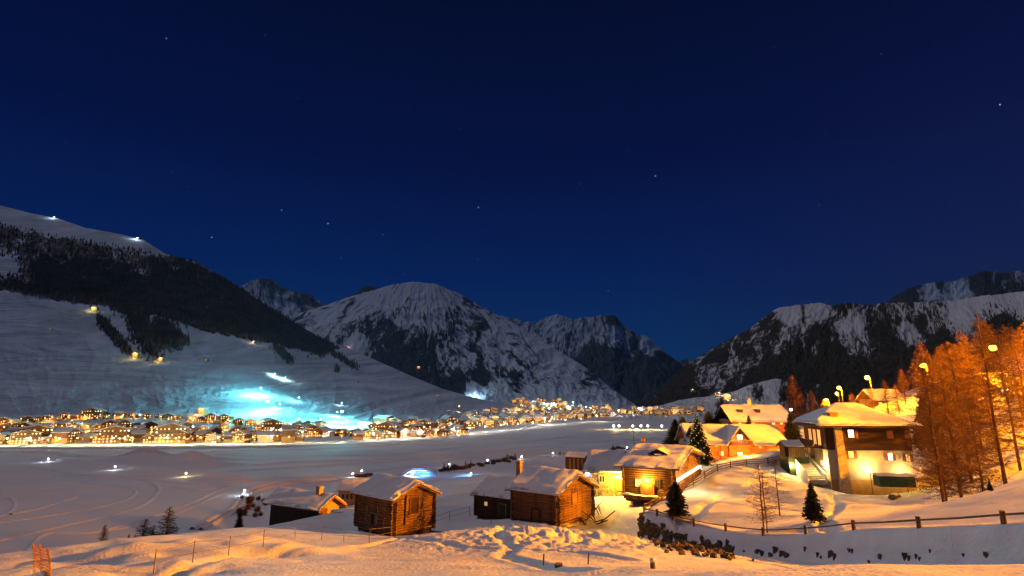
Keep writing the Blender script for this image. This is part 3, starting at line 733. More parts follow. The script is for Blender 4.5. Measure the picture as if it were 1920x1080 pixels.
# ------------------------------------------------------------------ trees
def twig_tris(V, F, p, q, w_):
    """a thin sliver from p to q"""
    d = q - p; s_ = d.cross(Vector((R.uniform(-1, 1), R.uniform(-1, 1), R.uniform(-1, 1))))
    if s_.length < 1e-6: return
    s_ = s_.normalized() * w_; o_ = len(V)
    V += [p + s_, p - s_, q]; F.append((o_, o_ + 1, o_ + 2))
def larch_meshes(h, rad, nb=170, nt=16, tw=0.022, droop=0.1, trunk=0.011, lo=.14, needle='larch_twig'):
    t_ = MB(); bend = [Vector((R.gauss(0, .01) * h * k / 6, R.gauss(0, .01) * h * k / 6, h * k / 6)) for k in range(7)]; bend[0] = Vector((0, 0, -0.4))
    t_.tube(bend, [h * trunk * (1.15 - k / 6) + 0.02 for k in range(7)], 8)
    V = []; F = []
    for i in range(nb):
        f = (i + R.random()) / nb; z = h * (lo + (1 - lo) * f)
        k = min(5, int(z / h * 6)); fr = z / h * 6 - k; base = bend[k].lerp(bend[k + 1], min(1, max(0, fr))); base.z = z
        a = R.uniform(0, 2 * PI); L_ = rad * (1 - f) ** 0.75 * R.uniform(0.65, 1.1) + 0.25
        if f < .15: L_ *= .75
        d = Vector((math.cos(a), math.sin(a), R.uniform(-.12, .35)))
        pts_ = [base]; cur = base.copy()
        for s_ in range(4):
            d.z += -droop * 0.5 + 0.10 * s_ * .5; d += Vector((R.gauss(0, .08), R.gauss(0, .08), R.gauss(0, .05)))
            cur = cur + d.normalized() * L_ / 4; pts_.append(cur.copy())
        for s_ in range(4): twig_tris(V, F, pts_[s_], pts_[s_] + (pts_[s_ + 1] - pts_[s_]) * 1.15, tw * 1.6 * (1.3 - s_ * .25))
        for j in range(nt):
            g = R.random() ** .8 * 3.99; k2 = int(g); b0 = pts_[k2].lerp(pts_[k2 + 1], g - k2)
            dd = Vector((R.gauss(0, 1), R.gauss(0, 1), R.gauss(-.15, .55))).normalized() * L_ * R.uniform(.10, .30)
            twig_tris(V, F, b0, b0 + dd, tw)
    return t_.mesh('trunk', 'bark', True), mesh_np('crown', [tuple(v_) for v_ in V], F, [needle])
def spruce_meshes(h, rad, nb=230, per=9, tip=0.8, roundness=0.9, needle='spruce_needle'):
    t_ = MB(); t_.tube([(0, 0, -.3), (0, 0, h * .5), (0, 0, h * .97)], [h * .018 + .03, h * .011 + .02, .01], 7)
    V = []; F = []
    for i in range(nb):
        f = ((i + R.random()) / nb) ** 0.9; z = h * (0.05 + 0.93 * f); a = i * 2.4 + R.gauss(0, .3)
        L_ = rad * ((1 - f) ** roundness) * R.uniform(.7, 1.12) + h * .015
        if f < .08: L_ *= .8
        d = Vector((math.cos(a), math.sin(a), 0)); up = (0.35 if f > tip else 0.05)
        base = Vector((0, 0, z))
        for j in range(per):
            g = (j + R.random()) / per
            c_ = base + d * L_ * g + Vector((0, 0, L_ * (up * g - 0.22 * g * g)))
            w_ = (0.16 + .10 * R.random()) * L_ * (1.15 - g * .6) + .03
            a2 = R.gauss(0, .9); e_ = Vector((d.x * math.cos(a2) - d.y * math.sin(a2), d.x * math.sin(a2) + d.y * math.cos(a2), R.gauss(0.05, .35)))
            sd = e_.cross(Vector((R.gauss(0, .4), R.gauss(0, .4), 1))).normalized() * w_ * .42
            o_ = len(V); V += [c_ - sd, c_ + sd, c_ + e_ * w_ * 1.5]; F.append((o_, o_ + 1, o_ + 2))
            if j % 2 == 0:
                o_ = len(V); sd2 = Vector((0, 0, w_ * .4)); V += [c_ + sd2, c_ - sd2, c_ + d * w_ * 1.2 + sd]; F.append((o_, o_ + 1, o_ + 2))
    return t_.mesh('trunk', 'bark', True), mesh_np('crown', [tuple(v_) for v_ in V], F, [needle])
LARCH = [larch_meshes(14, 4.8, 260, 42, .0145, lo=.08), larch_meshes(16, 5.2, 270, 42, .0145, lo=.14), larch_meshes(12, 4.8, 260, 42, .0145, lo=.06)]
AIRY = [larch_meshes(6, 2.1, 190, 34, .02, lo=.08, needle='spruce_needle'), larch_meshes(6, 2.4, 170, 34, .02, lo=.12, needle='spruce_needle')]
THIN = [larch_meshes(7, 2.3, 150, 22, .010, trunk=.009), larch_meshes(7.5, 1.8, 120, 18, .010, trunk=.008)]
SPRUCE = [spruce_meshes(6, 1.75, 420, 12), spruce_meshes(6, 1.6, 300, 12)]
PINE = [spruce_meshes(5, 1.75, 420, 12, tip=.2, roundness=.5)]
SMALLS = [spruce_meshes(6, 1.7, 90, 6), spruce_meshes(7, 1.7, 80, 6)]
def tree(pair, ph, loc, h, label, name, cat='tree', group=None, sxy=1.0, lean=0.0, crown=None):
    s_ = h / ph
    e_ = thing(name, label, cat, loc, R.uniform(0, 6.28), group, scale=(s_ * sxy, s_ * sxy, s_))
    if lean: e_.rotation_euler = (0, lean, 0)
    link('trunk', pair[0], e_); link('crown', pair[1], e_)
    return e_
def tree_px(pair, ph, px, base, top, D, label, name, **kw):
    """D None: stand it where the ray meets the ground; else at depth D on the ground of that column"""
    if D is None: g = hit(px, base)
    else:
        x = ray(px, base)[0] * D; g = Vector((x, D, gz_at(x, D)))
    h = (CAMZ + ray(px, top)[1] * g.y) - g.z
    return tree(pair, ph, g, max(h, .5), label, name, **kw)

# ------------------------------------------------------------------ houses near the camera
class House:
    """local frame: origin at the corner nearest the camera, +y along the long wall (to the left), +x along the gable wall"""
    def __init__(s, name, label, cat, px, base, D, ang, leftpx, rightpx, eave, ridge, z=None, w=None):
        a, b_ = ray(px, base); s.O = Vector((a * D, D, CAMZ + b_ * D)) if z is None else Vector((a * D, D, z))
        s.rz = math.radians(ang - 90); s.ux = Vector((math.cos(s.rz), math.sin(s.rz), 0)); s.uy = Vector((-math.sin(s.rz), math.cos(s.rz), 0))
        def solve(pxx, u):
            k = ray(pxx, (base + eave) / 2)[0]; return (k * s.O.y - s.O.x) / (u.x - k * u.y)
        s.l = solve(leftpx, s.uy); s.w = w or solve(rightpx, s.ux)
        s.h = CAMZ + ray(px, eave)[1] * D - s.O.z
        mid = s.O + s.ux * s.w / 2
        s.rise = (CAMZ + ray(px, ridge)[1] * mid.y - s.O.z) - s.h
        s.e = thing(name, label, cat, s.O, s.rz)
        s.snow_mesh = None
    def front(s, px, py, off=0.0):        # ray meets the plane x = -off
        a, b_ = ray(px, py); d = Vector((a, 1, b_)); o = Vector((0, 0, CAMZ)) - s.O
        t_ = (-off - o.dot(s.ux)) / d.dot(s.ux); p = o + d * t_
        return p.dot(s.uy), p.z
    def gable(s, px, py, off=0.0):
        a, b_ = ray(px, py); d = Vector((a, 1, b_)); o = Vector((0, 0, CAMZ)) - s.O
        t_ = (-off - o.dot(s.uy)) / d.dot(s.uy); p = o + d * t_
        return p.dot(s.ux), p.z
    def add(s, name, mb, mats, parent=None, smooth=False, **kw):
        return link(name, mb.mesh(name, mats, smooth), parent or s.e, **kw)
def snow_cap(x0, x1, y0, y1, zf, thick, nx=28, ny=28, seed=0, amp=.075):
    xs = np.linspace(x0, x1, nx); ys = np.linspace(y0, y1, ny); X, Y = np.meshgrid(xs, ys, indexing='ij')
    Zb = zf(X, Y) + .012
    ed = np.minimum(np.minimum(X - x0, x1 - X), np.minimum(Y - y0, y1 - Y)) / max(thick * 1.1, .01)
    fall = np.clip(ed, 0, 1); fall = np.sqrt(np.clip(1 - (1 - fall) ** 2, 0, 1))
    Xo = X + fbm(Y * .9, X * .9, seed + 3, 3) * .22 * (1 - fall); Yo = Y + fbm(X * .9, Y * .9, seed + 5, 3) * .22 * (1 - fall)
    Zt = Zb + thick * (0.25 + 0.75 * fall) + fbm(X * .8, Y * .8, seed, 4) * amp * 2.2
    top = np.stack([Xo, Yo, Zt], -1).reshape(-1, 3); bot = np.stack([X, Y, Zb], -1).reshape(-1, 3)
    n_ = nx * ny; f1 = grid_faces(nx, ny); f2 = grid_faces(nx, ny, True) + n_
    per = [i * ny for i in range(nx)] + [(nx - 1) * ny + j for j in range(1, ny)] + [i * ny + ny - 1 for i in range(nx - 2, -1, -1)] + [j for j in range(ny - 2, 0, -1)]
    sk = [(per[k], per[(k + 1) % len(per)], per[(k + 1) % len(per)] + n_, per[k] + n_) for k in range(len(per))]
    return mesh_np('roof_snow', np.concatenate([top, bot]), np.concatenate([f1[:, ::-1], f2[:, ::-1], np.array(sk)]), ['roof_snow'], True)
def roof_gable(H, o=.55, og=.5, thick=.38, slab='plank', seed=1, rise=None, x0=0, x1=None, y0=0, y1=None, h=None, parent=None):
    x1 = H.w if x1 is None else x1; y1 = H.l if y1 is None else y1; h = H.h if h is None else h; rise = H.rise if rise is None else rise
    mid = (x0 + x1) / 2; sl = rise / (mid - x0)
    zf = lambda X, Y: h + rise - np.abs(X - mid) * sl
    m_ = MB(); t_ = .12; xa, xb = x0 - o, x1 + o; ya, yb = y0 - og, y1 + og
    za = h - o * sl
    vs = []
    for yy in (ya, yb):
        vs += [(xa, yy, za), (mid, yy, h + rise), (xb, yy, za), (xb, yy, za - t_), (mid, yy, h + rise - t_), (xa, yy, za - t_)]
    m_.add(vs, [(0, 1, 4, 5), (1, 2, 3, 4), (6, 11, 10, 7), (7, 10, 9, 8), (0, 6, 7, 1), (1, 7, 8, 2), (2, 8, 9, 3), (3, 9, 10, 4), (4, 10, 11, 5), (5, 11, 6, 0)])
    rf = link('roof', m_.mesh('roof', slab), H.e)
    link('snow_cover', snow_cap(xa - .06, xb + .06, ya - .06, yb + .06, zf, thick, 30, 26, seed), rf)
    for yy in (ya - .05, yb + .002):       # barge boards on both gable ends
        for sgn in (-1, 1):
            b_ = MB(); xe = mid + sgn * (mid - xa); 
            b_.add([(xe, yy, za - .02), (xe, yy, za - .24), (mid, yy, h + rise - .24), (mid, yy, h + rise - .02),
                    (xe, yy + .048, za - .02), (xe, yy + .048, za - .24), (mid, yy + .048, h + rise - .24), (mid, yy + .048, h + rise - .02)],
                   [(0, 1, 2, 3), (4, 7, 6, 5), (1, 5, 6, 2), (0, 4, 5, 1), (0, 3, 7, 4)])
            link('barge_board', b_.mesh('barge_board', slab), H.e)
    return zf, rf
def unit_log(name, matname, r_=.125):
    m_ = MB(); m_.tube([(0, 0, 0), (0, .5, 0), (0, 1, 0)], [r_, r_ * 1.04, r_ * .97], 8)
    return m_.mesh(name, matname, True)
def log_walls(H, matname='old_log', step=.235, r_=.125, ext=.28, w=None, l=None, h=None, gab=True, x0=0.0, y0=0.0):
    w = w or H.w; l = l or H.l; h = h or H.h
    me = unit_log('log', matname, r_)
    core = MB(); core.box(x0 + .1, x0 + w - .1, y0 + .1, y0 + l - .1, -.8, h - .02)
    if gab:
        core.add([(x0 + .1, y0 + .1, h - .03), (x0 + w - .1, y0 + .1, h - .03), (x0 + w / 2, y0 + .1, h + H.rise - .16),
                  (x0 + .1, y0 + l - .1, h - .03), (x0 + w - .1, y0 + l - .1, h - .03), (x0 + w / 2, y0 + l - .1, h + H.rise - .16)], [(0, 1, 2), (3, 5, 4), (0, 2, 5, 3), (1, 4, 5, 2)])
    link('inner_wall', core.mesh('inner_wall', 'core_wood'), H.e)
    n_ = int((h + .5) / step)
    for i in range(n_):
        z = h - (i + .5) * step
        for x in (x0, x0 + w):
            link('log', me, H.e, (x, y0 - ext - R.uniform(0, .1), z), 0, (1, l + 2 * ext, 1))
        for y in (y0, y0 + l):
            q = link('log', me, H.e, (x0 - ext - R.uniform(0, .1), y, z + step * .5), -PI / 2, (1, w + 2 * ext, 1))
    if gab:
        k = 0
        while (k + .5) * step < H.rise - .2:
            zz = h + (k + .9) * step; f = 1 - (k + 1.2) * step / H.rise
            if f <= .08: break
            for y in (y0, y0 + l):
                link('log', me, H.e, (x0 + w / 2 - w / 2 * f, y, zz), -PI / 2, (1, w * f, 1))
            k += 1
def window(H, plane, px0, py0, px1, py1, pane='lit_warm', frame='white_paint', shutters=None, bars=True, off=.03):
    g = H.front if plane == 'f' else H.gable
    a0, z1 = g(px0, py0); a1, z0 = g(px1, py1)
    return window_m(H, plane, min(a0, a1), max(a0, a1), z0, z1, pane, frame, shutters, bars, off)
def window_m(H, plane, a0, a1, z0, z1, pane='lit_warm', frame='white_paint', shutters=None, bars=True, off=.03, side=None):
    def bx(mb, u0, u1, q0, q1, d0, d1):      # d outward from the wall
        if plane == 'f': mb.box(-d1, -d0, u0, u1, q0, q1)
        elif plane == 'l': mb.box(u0, u1, H.l + d0, H.l + d1, q0, q1)
        else: mb.box(u0, u1, -d1, -d0, q0, q1)
    f_ = MB(); t_ = .07
    bx(f_, a0 - t_, a1 + t_, z1, z1 + t_, off, off + .07); bx(f_, a0 - t_, a1 + t_, z0 - t_, z0, off, off + .09)
    bx(f_, a0 - t_, a0, z0, z1, off, off + .07); bx(f_, a1, a1 + t_, z0, z1, off, off + .07)
    if bars:
        m_ = (a0 + a1) / 2; bx(f_, m_ - .02, m_ + .02, z0, z1, off, off + .05)
    w_ = link('window', f_.mesh('window', frame), H.e)
    p_ = MB(); bx(p_, a0, a1, z0, z1, off - .01, off + .012); link('pane', p_.mesh('pane', pane), w_)
    if shutters:
        sw = (a1 - a0) * .55
        for (u0, u1) in ((a0 - t_ - .02 - sw, a0 - t_ - .02), (a1 + t_ + .02, a1 + t_ + .02 + sw)):
            s_ = MB(); bx(s_, u0, u1, z0 - .04, z1 + .04, off, off + .05); link('shutter', s_.mesh('shutter', shutters), H.e)
    return w_

# --- barn with its gable lit from the right, left of centre
A = House('log_barn', 'weathered log barn with leaning poles on its walls beside the rope fence, left of centre', 'barn', 738, 1000, 54, 138, 670, 812, 932, 905)
log_walls(A, 'old_log')
roof_gable(A, .55, .45, .42, 'plank', 3)
def pole_on(H, plane, x0_, y0_, x1_, y1_, r_=.06, off=.22, name='pole', matn='grey_plank'):
    g = H.front if plane == 'f' else H.gable
    a0, z0 = g(x0_, y0_, off); a1, z1 = g(x1_, y1_, off)
    m_ = MB(); q = (lambda a, z: (-off, a, z)) if plane == 'f' else (lambda a, z: (a, -off, z))
    m_.tube([q(a0, z0), q(a1, z1)], r_, 6); return link(name, m_.mesh(name, matn), H.e)
pole_on(A, 'f', 686, 980, 689, 948); pole_on(A, 'f', 705, 985, 709, 948); pole_on(A, 'f', 718, 990, 721, 970)
pole_on(A, 'g', 760, 985, 763, 925, .09, name='beam', matn='plank'); pole_on(A, 'g', 788, 980, 795, 940)
def frame_on(H, plane, x0_, y0_, x1_, y1_, name='door', door='core_wood', matn='grey_plank', off=.15, th=.09):
    g = H.front if plane == 'f' else H.gable
    a0, z1 = g(x0_, y0_, off); a1, z0 = g(x1_, y1_, off); a0, a1 = min(a0, a1), max(a0, a1)
    def bx(mb, u0, u1, q0, q1, d0, d1):
        if plane == 'f': mb.box(-d1, -d0, u0, u1, q0, q1)
        else: mb.box(u0, u1, -d1, -d0, q0, q1)
    d_ = MB(); bx(d_, a0, a1, z0, z1, off - .06, off); dd = link(name, d_.mesh(name, door), H.e)
    f_ = MB(); bx(f_, a0 - th, a0, z0, z1 + th, off - .05, off + .05); bx(f_, a1, a1 + th, z0, z1 + th, off - .05, off + .05); bx(f_, a0, a1, z1, z1 + th, off - .05, off + .05)
    link('door_frame' if 'door' in name else 'frame', f_.mesh('frame', matn), dd)
    return dd
frame_on(A, 'f', 695, 962, 702, 984)
frame_on(A, 'g', 770, 935, 783, 962, 'hay_door', 'dark_plank', 'plank')
# --- centre barn and the lower shed against it
B = House('log_barn', 'largest weathered log barn, its orange lit gable with a red shutter, in the centre foreground', 'barn', 1045, 984, 55, 141, 962, 1110, 922, 889)
log_walls(B, 'old_log')
zfB, rfB = roof_gable(B, .6, .55, .45, 'plank', 7)
frame_on(B, 'f', 997, 955, 1012, 982, 'door', 'plank', 'dark_plank')
frame_on(B, 'g', 1073, 925, 1083, 943, 'hay_shutter', 'red_wood', 'plank')
S = House('wooden_shed', 'low dark log shed with a brick chimney, adjoining the left end of the centre barn', 'shed', 958, 972, 60.2, 143, 893, 990, 929, 905, w=5.2)
S.l *= 1.0
log_walls(S, 'dark_log')
zfS, rfS = roof_gable(S, .6, .35, .40, 'dark_plank', 11, rise=1.15)
frame_on(S, 'f', 936, 945, 948, 968, 'door', 'dark_green', 'grey_plank')
window(S, 'f', 910, 940, 916, 948, 'lit_dim', 'plank', bars=False, off=.14)
c_ = MB(); c_.box(2.6, 3.15, .7, 1.25, 3.0, 5.35); c_.box(2.52, 3.23, .62, 1.33, 5.35, 5.5)
ch = link('chimney', c_.mesh('chimney', 'ochre_plaster'), rfS); 
cs = MB(); cs.ball((2.87, .97, 5.5), .34, 8, sq=(1, 1, .55)); link('chimney', cs.mesh('chimney', 'roof_snow', True), rfS)
# --- dark house lower left with its orange lit gable
Dh = House('timber_house', 'low dark timber house with a yellow chimney, its orange gable showing, below the foreground slope', 'house', 596, 978, 75, 150, 506, 634, 948, 928)
wm = MB(); wm.box(.02, Dh.w - .02, .02, Dh.l - .02, -2.5, Dh.h - .03, 0); link('wall', wm.mesh('wall', 'dark_plank'), Dh.e)
wg = MB(); wg.box(0, Dh.w, -.02, .019, -2.5, Dh.h - .03); wg.add([(0, -.02, Dh.h - .029), (Dh.w, -.02, Dh.h - .029), (Dh.w / 2, -.02, Dh.h + Dh.rise - .14), (0, .1, Dh.h - .029), (Dh.w, .1, Dh.h - .029), (Dh.w / 2, .1, Dh.h + Dh.rise - .14)], [(0, 1, 2), (3, 5, 4), (0, 2, 5, 3), (1, 4, 5, 2)])
link('gable_wall', wg.mesh('gable_wall', 'ochre_plaster'), Dh.e)
zfD, rfD = roof_gable(Dh, .7, .9, .32, 'red_wood', 13)
for k in range(9):
    m_ = MB(); yy = .15 + k * (Dh.l - .3) / 9; m_.box(-.05, -.01, yy, yy + (Dh.l - .3) / 9 - .04, -2, Dh.h - .1); link('plank', m_.mesh('plank', 'dark_plank'), Dh.e)
frame_on(Dh, 'g', 601, 955, 612, 972, 'door', 'plank', 'grey_plank', off=.08)
c_ = MB(); c_.box(1.2, 1.9, 1.5, 2.2, Dh.h - .3, Dh.h + 2.0); c_.box(1.12, 1.98, 1.42, 2.28, Dh.h + 2.0, Dh.h + 2.12)
link('chimney', c_.mesh('chimney', 'ochre_plaster'), rfD)
# small yellow house behind it
Y2 = House('cottage', 'small yellow plastered cottage with narrow windows behind the weathered log barn', 'house', 690, 941, 128, 176, 634, 720, 918, 908, w=8)
wm = MB(); wm.box(0, Y2.w, 0, Y2.l, -3, Y2.h); link('wall', wm.mesh('wall', 'ochre_plaster'), Y2.e)
roof_gable(Y2, .7, .6, .4, 'plank', 17, rise=1.6)
for k in (642, 650, 658, 666): window(Y2, 'f', k, 927, k + 2.5, 935, 'glass', 'plank', bars=False)
# stacked timber / snow topped wall beside the dark house
wpn = thing('woodpile', 'long pile of cut logs under snow between the dark house and the log barn', 'woodpile', P(620, 976, 72), math.radians(12))
lme = unit_log('cut_log', 'old_log', .15)
for r_i in range(4):
    for k in range(9 - (r_i % 2)):
        link('cut_log', lme, wpn, (.3 + k * .5 + (r_i % 2) * .25, 0, .15 + r_i * .28 - .4), 0, (1.6, 1.5, 1))
link('snow_cover', snow_cap(-.1, 4.8, -.1, 1.6, lambda X, Y: X * 0 + .92, .25, 20, 10, 5), wpn)

# --- stone cottage and log chalet in the yard
E = House('log_chalet', 'log chalet with a snow covered dormer and a bright lamp between two windows', 'chalet', 1264, 932, 60, 152, 1170, 1311, 876, 842)
log_walls(E, 'old_log', gab=True)
zfE, rfE = roof_gable(E, .75, .8, .5, 'plank', 19)
# dormer on the front slope of the roof
dy, _ = E.front(1222, 860); dx = E.w * .22; dz = float(zfE(np.array(dx), np.array(dy)))
dm = MB(); dm.box(dx - .55, dx + 1.4, dy - .75, dy + .75, dz - .5, dz + .55, 0)
dm.add([(dx - .56, dy - .75, dz + .55), (dx - .56, dy + .75, dz + .55), (dx - .56, dy, dz + .98), (dx + 1.6, dy - .75, dz + .55), (dx + 1.6, dy + .75, dz + .55), (dx + 1.6, dy, dz + .98)], [(0, 1, 2), (3, 5, 4), (0, 2, 5, 3), (1, 4, 5, 2)])
dmo = link('dormer', dm.mesh('dormer', 'dark_plank'), rfE)
link('dormer', snow_cap(dx - .95, dx + 1.9, dy - 1.15, dy + 1.15, lambda X, Y: dz + 1.02 - np.abs(Y - dy) * .5, .2, 16, 16, 8), rfE)
pb = MB(); pb.box(dx - .60, dx - .565, dy - .38, dy + .38, dz + .12, dz + .48); link('dormer', pb.mesh('dormer', 'lit_dim'), rfE)
window(E, 'f', 1193, 899, 1202, 911, 'lit_dim', 'white_paint', off=.14); window(E, 'f', 1229, 900, 1238, 912, 'glass', 'plank', off=.14)
y_, z_ = E.front(1214, 901)
lp = MB(); lp.box(-.42, -.16, y_ - .12, y_ + .12, z_ - .05, z_ + .2); link('wall_lamp', lp.mesh('wall_lamp', 'bulb_yellow'), E.e)
light((-.75, y_, z_), (1, .48, .05), 900, .15, parent=E.e)
pf = MB()
for k in range(9): pf.box(-.34, -.16, y_ - .75 + k * .17, y_ - .62 + k * .17, z_ - 1.6, z_ - .35)
link('door', pf.mesh('door', 'shutter_wood'), E.e)
# bench sill along the foot of the chalet
bs = MB(); bs.box(-.75, -.3, .3, E.l - .1, -.45, -.05); link('bench', bs.mesh('bench', 'plank'), E.e)
link('bench', snow_cap(-.8, -.25, .25, E.l, lambda X, Y: X * 0 - .05, .12, 6, 20, 2), E.e)
gp0 = E.w
W = House('stone_cottage', 'stone cottage with a brightly lit doorway, joined to the left side of the log chalet', 'cottage', 1180, 922, 66.5, 160, 1104, 1200, 880, 851, w=5.5)
wm = MB(); wm.box(0, W.w, .35, W.l, -1, W.h - .02); wm.add([(0, W.l, W.h - .02), (W.w, W.l, W.h - .02), (W.w / 2, W.l, W.h + W.rise - .14), (0, W.l - .3, W.h - .02), (W.w, W.l - .3, W.h - .02), (W.w / 2, W.l - .3, W.h + W.rise - .14)], [(0, 2, 1), (3, 4, 5), (0, 3, 5, 2), (1, 2, 5, 4)])
link('wall', wm.mesh('wall', 'stone_wall'), W.e)
roof_gable(W, .7, .45, .42, 'dark_plank', 23, y0=.9)
window(W, 'f', 1124, 892, 1134, 904, 'glass', 'white_paint', off=.03)
frame_on(W, 'f', 1154, 901, 1167, 921, 'door', 'shutter_wood', 'plank', off=.08)
y_, z_ = W.front(1160, 893)
lp = MB(); lp.ball((-.25, y_, z_), .13, 8); link('wall_lamp', lp.mesh('wall_lamp', 'bulb_yellow'), W.e)
light((-.9, y_, z_ - .1), (1, .52, .03), 3000, .15, parent=W.e)
y_, z_ = W.front(1106, 885)
# pale blue lit porch lamp at the cottage's far left corner
lp = MB(); lp.box(-.2, -.02, W.l - .1, W.l + .35, z_ - .45, z_ + .35); link('wall_lamp', lp.mesh('wall_lamp', 'bulb_blue'), W.e)
light((-.4, W.l + .6, z_), (.55, .7, 1), 160, .1, parent=W.e)

# wall lamps on the chalet's right hand gable and the lit terrace behind it
gx_, gz_ = E.gable(1292, 893)
tr = MB(); tr.box(.6, E.w - .2, -.42, -.15, 1.5, 1.72); link('light_strip', tr.mesh('light_strip', 'lit_white'), E.e)
light((1.8, -1.3, 1.9), (1, .8, .45), 130, .2, parent=E.e)
light((4.0, -1.8, 2.2), (1, .8, .45), 200, .2, parent=E.e)

# --- orange house with the cross gable
Fh = House('gabled_house', 'orange house with a central gable and a snow laden balcony above a lit window', 'house', 1475, 868, 88, 176, 1318, 1498, 829, 799, w=9)
wm = MB(); wm.box(0, Fh.w, 0, Fh.l, -1.5, Fh.h - .02); wm.add([(0, 0, Fh.h - .021), (Fh.w, 0, Fh.h - .021), (Fh.w / 2, 0, Fh.h + Fh.rise - .14), (0, .25, Fh.h - .021), (Fh.w, .25, Fh.h - .021), (Fh.w / 2, .25, Fh.h + Fh.rise - .14)], [(0, 1, 2), (3, 5, 4), (0, 2, 5, 3), (1, 4, 5, 2)])
link('wall', wm.mesh('wall', 'orange_plaster'), Fh.e)
zfF, rfF = roof_gable(Fh, .9, .6, .4, 'plank', 29)
cy, _ = Fh.front(1385, 830); hw = abs(Fh.front(1361, 830)[0] - cy); _, zap = Fh.front(1385, 801)
gm = MB(); gm.box(-.35, 1.5, cy - hw + .35, cy + hw - .35, 0, Fh.h - .06); gm.add([(-.35, cy - hw + .35, Fh.h - .06), (-.35, cy + hw - .35, Fh.h - .06), (-.35, cy, zap - .3), (3.5, cy - hw + .35, Fh.h - .06), (3.5, cy + hw - .35, Fh.h - .06), (3.5, cy, zap - .3)], [(0, 2, 1), (3, 4, 5), (0, 3, 5, 2), (1, 2, 5, 4)])
link('gable_wall', gm.mesh('gable_wall', 'orange_plaster'), Fh.e)
slp = (zap - Fh.h + .1) / (hw - .2)
gs = MB()
for sgn in (-1, 1):
    y0_, z0_ = cy + sgn * (hw + .1), zap - slp * (hw + .1)
    gs.add([(-1.0, y0_, z0_), (-1.0, cy, zap), (-1.0, cy, zap - .2), (-1.0, y0_, z0_ - .2), (4.3, y0_, z0_), (4.3, cy, zap), (4.3, cy, zap - .2), (4.3, y0_, z0_ - .2)], [(0, 1, 2, 3), (4, 7, 6, 5), (0, 4, 5, 1), (3, 2, 6, 7), (0, 3, 7, 4)])
cg = link('roof', gs.mesh('roof', 'plank'), Fh.e)
link('snow_cover', snow_cap(-1.1, 4.4, cy - hw - .2, cy + hw + .2, lambda X, Y: zap - np.abs(Y - cy) * slp, .35, 16, 22, 31), cg)
bal = MB(); _, bz = Fh.front(1385, 832); bal.box(-1.5, -.36, cy - hw + .3, cy + hw - .3, bz - .25, bz - .1)
for k in range(14):
    yy = cy - hw + .35 + k * (2 * hw - .75) / 13; bal.box(-1.5, -1.42, yy, yy + .07, bz - .1, bz + .55)
bo = link('balcony', bal.mesh('balcony', 'red_wood'), Fh.e)
link('snow_cover', snow_cap(-1.62, -1.25, cy - hw + .2, cy + hw - .2, lambda X, Y: X * 0 + bz + .55, .25, 6, 18, 33), bo)
window(Fh, 'f', 1380, 815, 1391, 827, 'lit_white', 'shutter_wood', off=.38); window(Fh, 'f', 1381, 848, 1391, 858, 'lit_white', 'shutter_wood', off=.38)
window(Fh, 'f', 1349, 846, 1357, 854, 'lit_warm', 'shutter_wood', shutters='red_wood'); window(Fh, 'f', 1407, 850, 1427, 860, 'glass', 'shutter_wood'); window(Fh, 'f', 1446, 846, 1452, 852, 'lit_warm', 'shutter_wood')
window(Fh, 'f', 1340, 832, 1345, 838, 'lit_orange', 'shutter_wood'); window(Fh, 'f', 1422, 834, 1428, 841, 'lit_orange', 'shutter_wood')
for k in range(6):
    m_ = MB(); yy = Fh.l * (.04 + .185 * k); m_.box(-.12, -.01, yy, yy + .16, -.5, Fh.h - .1); link('beam', m_.mesh('beam', 'red_wood'), Fh.e)
light((-3.2, cy, Fh.h * .55), (1, .36, .03), 900, .4, parent=Fh.e)
light((-3.0, Fh.l * .85, 2.2), (1, .38, .04), 420, .3, parent=Fh.e)
light((-3.0, Fh.l * .12, 2.2), (1, .42, .06), 420, .3, parent=Fh.e)
# side wing on the left with pale snow roofs
Wg = House('annexe', 'low annexe with pale stepped snow roofs at the left end of the orange house', 'house', 1322, 868, 96, 176, 1294, 1340, 826, 796, w=8)
wm = MB(); wm.box(0, Wg.w, 0, Wg.l, -3, Wg.h - .02); link('wall', wm.mesh('wall', 'red_wood'), Wg.e)
roof_gable(Wg, .8, .5, .4, 'plank', 37)
# --- long snow roofed house behind
G = House('long_house', 'long red brown house with a wide yellow lit snow roof, behind the orange house', 'house', 1486, 815, 118, 178, 1374, 1500, 787, 761, w=10)
wm = MB(); wm.box(0, G.w, 0, G.l, -3, G.h - .02); wm.add([(0, 0, G.h - .021), (G.w, 0, G.h - .021), (G.w / 2, 0, G.h + G.rise - .14), (0, .25, G.h - .021), (G.w, .25, G.h - .021), (G.w / 2, .25, G.h + G.rise - .14)], [(0, 1, 2), (3, 5, 4), (0, 2, 5, 3), (1, 4, 5, 2)])
link('wall', wm.mesh('wall', 'red_wood'), G.e)
zfG, rfG = roof_gable(G, .8, .5, .45, 'plank', 41)
for px in (1395, 1428):
    y_, z_ = G.front(px, 775); xx = 2.2; zz = float(zfG(np.array(xx), np.array(y_)))
    m_ = MB(); m_.box(xx - .5, xx + .5, y_ - .5, y_ + .5, zz - .2, zz + .9); link('skylight', m_.mesh('skylight', 'dark_green'), rfG)
y_, _ = G.front(1422, 765); m_ = MB(); m_.box(4.6, 5.4, y_ - .4, y_ + .4, G.h + G.rise - .5, G.h + G.rise + 1.3); m_.ball((5, y_, G.h + G.rise + 1.45), .5, 8, sq=(1, 1, .7)); link('chimney', m_.mesh('chimney', 'cream_plaster'), rfG)
for px in (1384, 1408, 1447, 1462): window(G, 'f', px, 790, px + 6, 796, 'lit_orange', 'shutter_wood')
